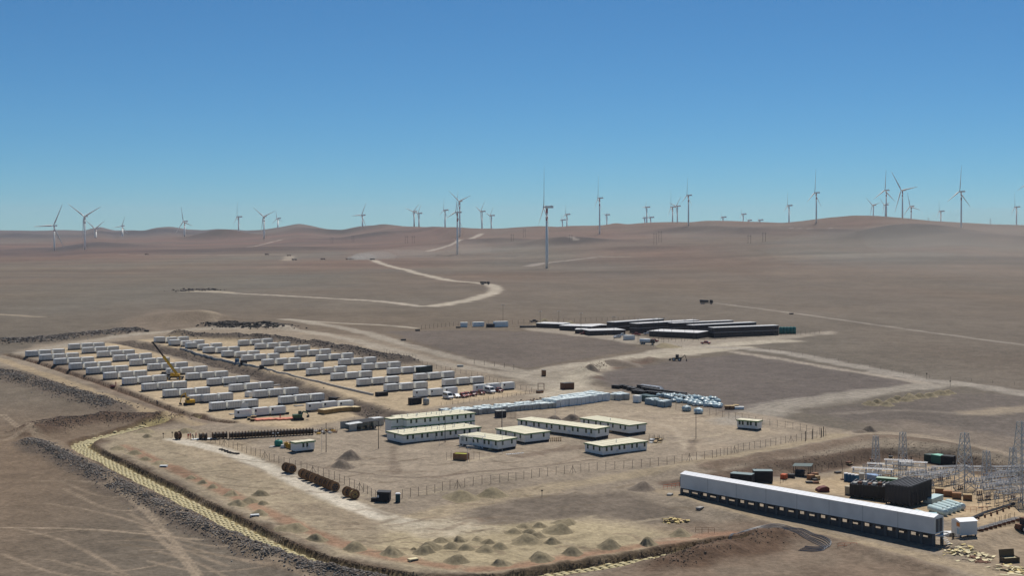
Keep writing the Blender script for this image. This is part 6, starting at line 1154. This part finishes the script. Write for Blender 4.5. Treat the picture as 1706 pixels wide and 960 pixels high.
# ------------------------------------------------------------------ wind turbines
M_TW, M_TR = mat('turbine white', (.88, .85, .77), .4, var=.03, dirt=.03), mat('turbine red', (.42, .035, .045), .5)
def turbine_proto(bands):
    t = thing('wind_turbine', 'x', 'wind turbine')
    tw = MB().lathe([(2.3, 0), (2.2, 20), (1.6, 105)], n=14).build('tower', M_TW, t, True)
    if bands:
        for z0, z1 in ((96, 103.5), (83, 90)): MB().lathe([(2.3 - .0067 * z0 + .05, z0), (2.3 - .0067 * z1 + .05, z1)], n=14).build('red_band', M_TR, tw, True)
    n = MB().prism([(-2, 0), (2, 0), (2.1, 3.6), (-2.1, 3.6)], -3.0, 10).build('nacelle', M_TW, t)
    MB().box(-1.2, 1.2, 6.5, 8.5, 3.6, 4.4).build('cooler', M_TW, n)
    MB().lathe([(.3, -6.6), (1.5, -5.6), (1.9, -4.2), (1.8, -3)], n=12, axis='Y').build('hub', M_TW, t, True)
    prof = [(0, 1.0, 1.0), (3, 1.05, 1.0), (9, 2.1, .7), (14, 2.15, .55), (30, 1.5, .36), (50, .95, .22), (64, .55, .13), (70, .12, .05)]; v, f = [], []
    for z, c, th in prof: v += [(-c * .7, 0, z), (0, -th, z), (c * 1.3, 0, z), (0, th * .7, z)]
    for k in range(len(prof) - 1):
        for i in range(4): f.append((k * 4 + i, k * 4 + (i + 1) % 4, k * 4 + 4 + (i + 1) % 4, k * 4 + 4 + i))
    f += [(3, 2, 1, 0), tuple(len(v) - 4 + i for i in range(4))]
    for k in range(3): b = MB(); b.v, b.f = v, f; b.build('blade', M_TW, t, True)
    return t
TP = {True: turbine_proto(True), False: turbine_proto(False)}; tu_used = set()
# tower column, hub row, base row (None: hidden by the ridge), distance, blade length in pixels, foreshortening, rotor angle, red bands, label
TUR = [(90.5, 377, 423.6, 0, 42, .76, 28, 1, 'white turbine farthest left, one blade level, one raised right'), (141.5, 361.5, 409.6, 0, 38, .8, 64, 1, 'turbine with blades in a wide V, second from the left'), (160, 381.5, 407, 6800, 28, .65, 62, 1, 'small turbine low in front of the left hill, beside the wide V one'), (204, 377.4, 407, 7200, 17, .9, 20, 0, 'small single turbine fourth from the left'),
       (307.5, 369.8, 400, 6400, 27, .6, -14, 1, 'turbine alone left of the dark round hill'), (397.5, 362.2, 391, 6900, 27, .25, 3, 0, 'turbine seen edge-on rising behind the dark round hill'), (440, 361.5, 402, 0, 25, .85, 68, 1, 'turbine with V-raised blades above the pale far spur'), (463, 364.8, 388, 8400, 15, .7, -10, 0, 'faint small turbine just right of the V-bladed one over the spur'),
       (604, 359.3, 393, 6900, 24, .7, 28, 0, 'turbine alone above the middle left hill'), (690, 353.3, 384, 6300, 20, .7, 48, 0, 'left turbine of a close small pair over the ridge'), (698, 356.3, 384, 6300, 20, .5, 40, 0, 'right turbine of a close small pair over the ridge'), (741.5, 351, 384, 6000, 21, .4, 5, 0, 'thin turbine just left of the crossing pair'),
       (762, 354.8, 423.5, 0, 38, .45, 15, 1, 'near turbine with its foot on the plain, left of the nearest one'), (766, 336, 390, 4735, 27, .8, 70, 1, 'taller turbine with red bands right behind the near left one'), (803, 353, 386, 6000, 27, .35, 50, 0, 'turbine right of the crossing pair, blade hanging down'), (818.5, 360, 386, 6300, 20, .4, 45, 0, 'smaller turbine immediately right of the one with the hanging blade'),
       (911, 346.5, 447, 0, 68, .17, 2, 1, 'nearest and biggest turbine with two red bands and its foot on the plain'), (937, 367.3, 384, 7600, 11, .4, 10, 0, 'tiny turbine just right of the biggest one'), (944.5, 358, 384, 6500, 18, .4, 5, 0, 'small turbine second right of the biggest one'), (999, 330.8, 382, 0, 39, .2, 3, 1, 'tall edge-on turbine between the biggest one and the centre right hill'),
       (1011, 358.7, 379, 7500, 10, .6, 50, 0, 'tiny turbine right beside the tall edge-on one'), (1077.5, 346, 376, 6300, 15, .4, 30, 0, 'middle turbine of a small trio left of the tight pair'), (1074, 363.7, 374, 8200, 6, .4, 20, 0, 'tiniest turbine of the small trio, on its left'), (1084, 363, 374, 7900, 10, .4, 0, 0, 'small turbine of the trio, on its right'),
       (1120.5, 345.7, 376, 5900, 30, .2, 0, 1, 'edge-on turbine, left of a tight pair'), (1128.5, 344.3, 376, 6100, 24, .5, 45, 0, 'right turbine of the tight pair'), (1147, 326.2, 377, 0, 31, .35, 5, 1, 'tall turbine right of the tight pair'), (1204.5, 362.7, 374, 8000, 11, .3, 0, 0, 'tiny turbine alone in the gap right of the tall one'),
       (1238, 357.7, 374, 7600, 11, .5, -10, 0, 'small bright turbine in the gap, right of the tiny one'), (1248, 368, 374, 8200, 7, .7, 60, 0, 'turbine of which hardly more than the blades shows over the ridge'), (1266, 367.5, 374, 8200, 8, .4, 5, 0, 'tiny blade tips right of the small bright turbine'), (1314.5, 343.3, 376, 6000, 25, .3, 5, 0, 'thin turbine left of the tall one with bands on the right hill'),
       (1360, 321.9, 373, 0, 40, .35, 8, 1, 'tall turbine with red bands at the left foot of the right hill'), (1455, 342.6, 366, 6600, 19, .8, 75, 0, 'small turbine on the hill crest, left of the crowded group'), (1476.5, 317.8, 366, 5100, 35, .6, 5, 1, 'tall turbine on the hill crest, left one of the tall pair'), (1475, 342, 366, 6600, 18, .6, 75, 0, 'small turbine hidden behind the left tall crest turbine'),
       (1503.5, 317.8, 368, 5000, 41, .65, 83, 1, 'turbine with wide-spread blades on the hill crest, right one of the tall pair'), (1518, 344.5, 369, 6300, 25, .7, -15, 1, 'smaller turbine right of the wide-spread crest turbine'), (1567.5, 352.8, 373, 6300, 20, .3, -5, 0, 'small turbine between the dark hill and the tall right turbine'), (1601.5, 320, 381, 0, 44, .5, 8, 1, 'tall turbine right of the dark hill with its foot in view'),
       (1693.5, 345.7, 379, 5900, 26, .3, -2, 0, 'thin turbine close to the right edge'), (1717, 304, 382, 4200, 28, .8, 240, 1, 'turbine beyond the right edge, only one blade in view')]
for x, hy, by, Y, R, c, phi, bands, lab in TUR:
    H = 105.0
    if not Y: Y = 105 * F / (by - hy)
    hub = ZC + (YH - hy) * Y / F; X = (x - CX) * Y / F; zg = zl(X, Y); base = min(hub - 60, zg) - .5; H = hub - base
    p = TP[bool(bands)]
    if bands not in tu_used: t = p; tu_used.add(bands)
    else: t = dup(p, (0, 0, 0))
    v = Vector((X, Y)).normalized(); r = Vector((v.y, -v.x)); th = math.acos(c); h = math.cos(th) * r - math.sin(th) * v
    t.location = (X, Y, base); t.rotation_euler = (0, 0, math.atan2(h.y, h.x)); t['label'] = lab; t['group'] = 'wind turbines on the hills'
    k = R * Y / F / 70; nb = 0; ws = max(1.12, Y / 3900)
    for o in [q for q in COL.objects if q.parent == t]:
        nm = o.name.split('.')[0]
        if nm == 'tower': o.scale = (ws, ws, H / 105)
        elif nm == 'nacelle': o.location = (0, 0, H - .3); o.scale = (ws, ws, ws)
        elif nm == 'hub': o.location = (0, 0, H + 1.6); o.scale = (ws, ws, ws)
        elif nm == 'blade': o.location = (0, -4.6 * ws, H + 1.6); o.rotation_euler = (0, math.radians(phi + 120 * nb), 0); nb += 1; o.scale = (k * ws ** .5, k * ws ** .5, k)
# power line masts on the plain and ridge
def hframe(px, top, py, label, w=7):
    p = G(px, py); H = min((py - top) * p.y / F, 40); t = thing('power_pole', label, 'power pole', p, .2, 'power line poles on the plain')
    for x in (-w / 2, w / 2): MB().tube((x, 0, -1), (x, 0, H), .4, .3, n=6).build('shaft', M_POST, t)
    MB().bar((-w * .8, 0, H * .88), (w * .8, 0, H * .88), .35).bar((-w / 2, 0, H * .5), (w / 2, 0, H * .85), .15).build('cross_arm', M_POST, t)
    for x in (-w * .7, 0, w * .7): MB().lathe([(.1, H * .88 - 2.2), (.25, H * .88 - 1.4), (.1, H * .88)], c=(x, 0, 0), n=6).build('insulator', M_GREYWRAP, t)
for i, (x, tp, y) in enumerate(((677, 393, 406), (688.5, 393, 406), (853.7, 390, 402), (873.5, 381, 396), (1091.6, 388, 408), (1099.6, 384, 404), (1248.5, 391.5, 406), (1273, 387, 403), (588, 392, 404), (553, 395, 406), (951, 391, 403))): hframe(x, tp, y, 'dark power line pole on the plain, %s from the left' % ORD[1 + sorted((677, 688.5, 853.7, 873.5, 1091.6, 1099.6, 1248.5, 1273, 588, 553, 951)).index(x)])
for x, Y, H, lab in ((1547, 5200, 22, 'small lattice mast on the ridge left of the small turbine'), (1650, 5200, 36, 'lattice mast on the ridge between the two right turbines')): p = GR(x, 0, Y); lattice_tower(0, 0, H, 7, 2.5, lab, .3, Vector((p.x, p.y, p.z - 1)), 'lattice masts on the ridge')
# ------------------------------------------------------------------ dust raised by far vehicles
def dust(px, py, rx, ry, rz_, dens, dx=0):
    p = G(px, py); q = MB(); m = MATS.get('dust %g' % dens)
    if m is None:
        m = bpy.data.materials.new('dust'); m.use_nodes = True; n = m.node_tree.nodes; n.clear(); v = n.new('ShaderNodeVolumePrincipled'); v.inputs['Density'].default_value = dens; v.inputs['Color'].default_value = (.93, .86, .76, 1); mo = n.new('ShaderNodeOutputMaterial'); m.node_tree.links.new(v.outputs[0], mo.inputs['Volume']); MATS['dust %g' % dens] = m
    prof = [(math.sin(math.pi * k / 10), -math.cos(math.pi * k / 10)) for k in range(1, 10)]
    q.lathe(prof, n=16); q.v = [(x * rx * (1 + .25 * float(fbm(np.array([x * 2 + px]), np.array([y * 2 + z]), 2)[0])), y * ry, z * rz_ * (1 + .3 * float(fbm(np.array([x * 3 + px]), np.array([z * 3.]), 2)[0]))) for x, y, z in q.v]
    o = q.build('dust', m, None, True); o.location = p + Vector((0, 0, rz_ * .5)); o['kind'] = 'stuff'
dust(594, 433, 22, 26, 7, .012); dust(606, 433, 30, 36, 11, .008); dust(626, 432, 50, 50, 13, .0035); dust(665, 430, 90, 60, 15, .0016); dust(745, 424, 160, 80, 17, .0008); dust(782, 424, 60, 60, 26, .0009)
dust(1600, 440, 300, 420, 42, .00025); dust(1690, 425, 260, 500, 60, .00022); dust(1520, 470, 200, 200, 24, .00022)
# ------------------------------------------------------------------ desert haze
q = MB().box(-9400, 9400, -40, 13800, float(GZ.min()) - 1.0, 300.0)
m = bpy.data.materials.new('haze'); m.use_nodes = True; n = m.node_tree.nodes; n.clear()
v = n.new('ShaderNodeVolumePrincipled'); v.inputs['Density'].default_value = 3.4e-5; v.inputs['Color'].default_value = (.90, .92, .97, 1); v.inputs['Anisotropy'].default_value = .2
mo = n.new('ShaderNodeOutputMaterial'); m.node_tree.links.new(v.outputs[0], mo.inputs['Volume'])
hz = q.build('haze', m); hz['kind'] = 'stuff'
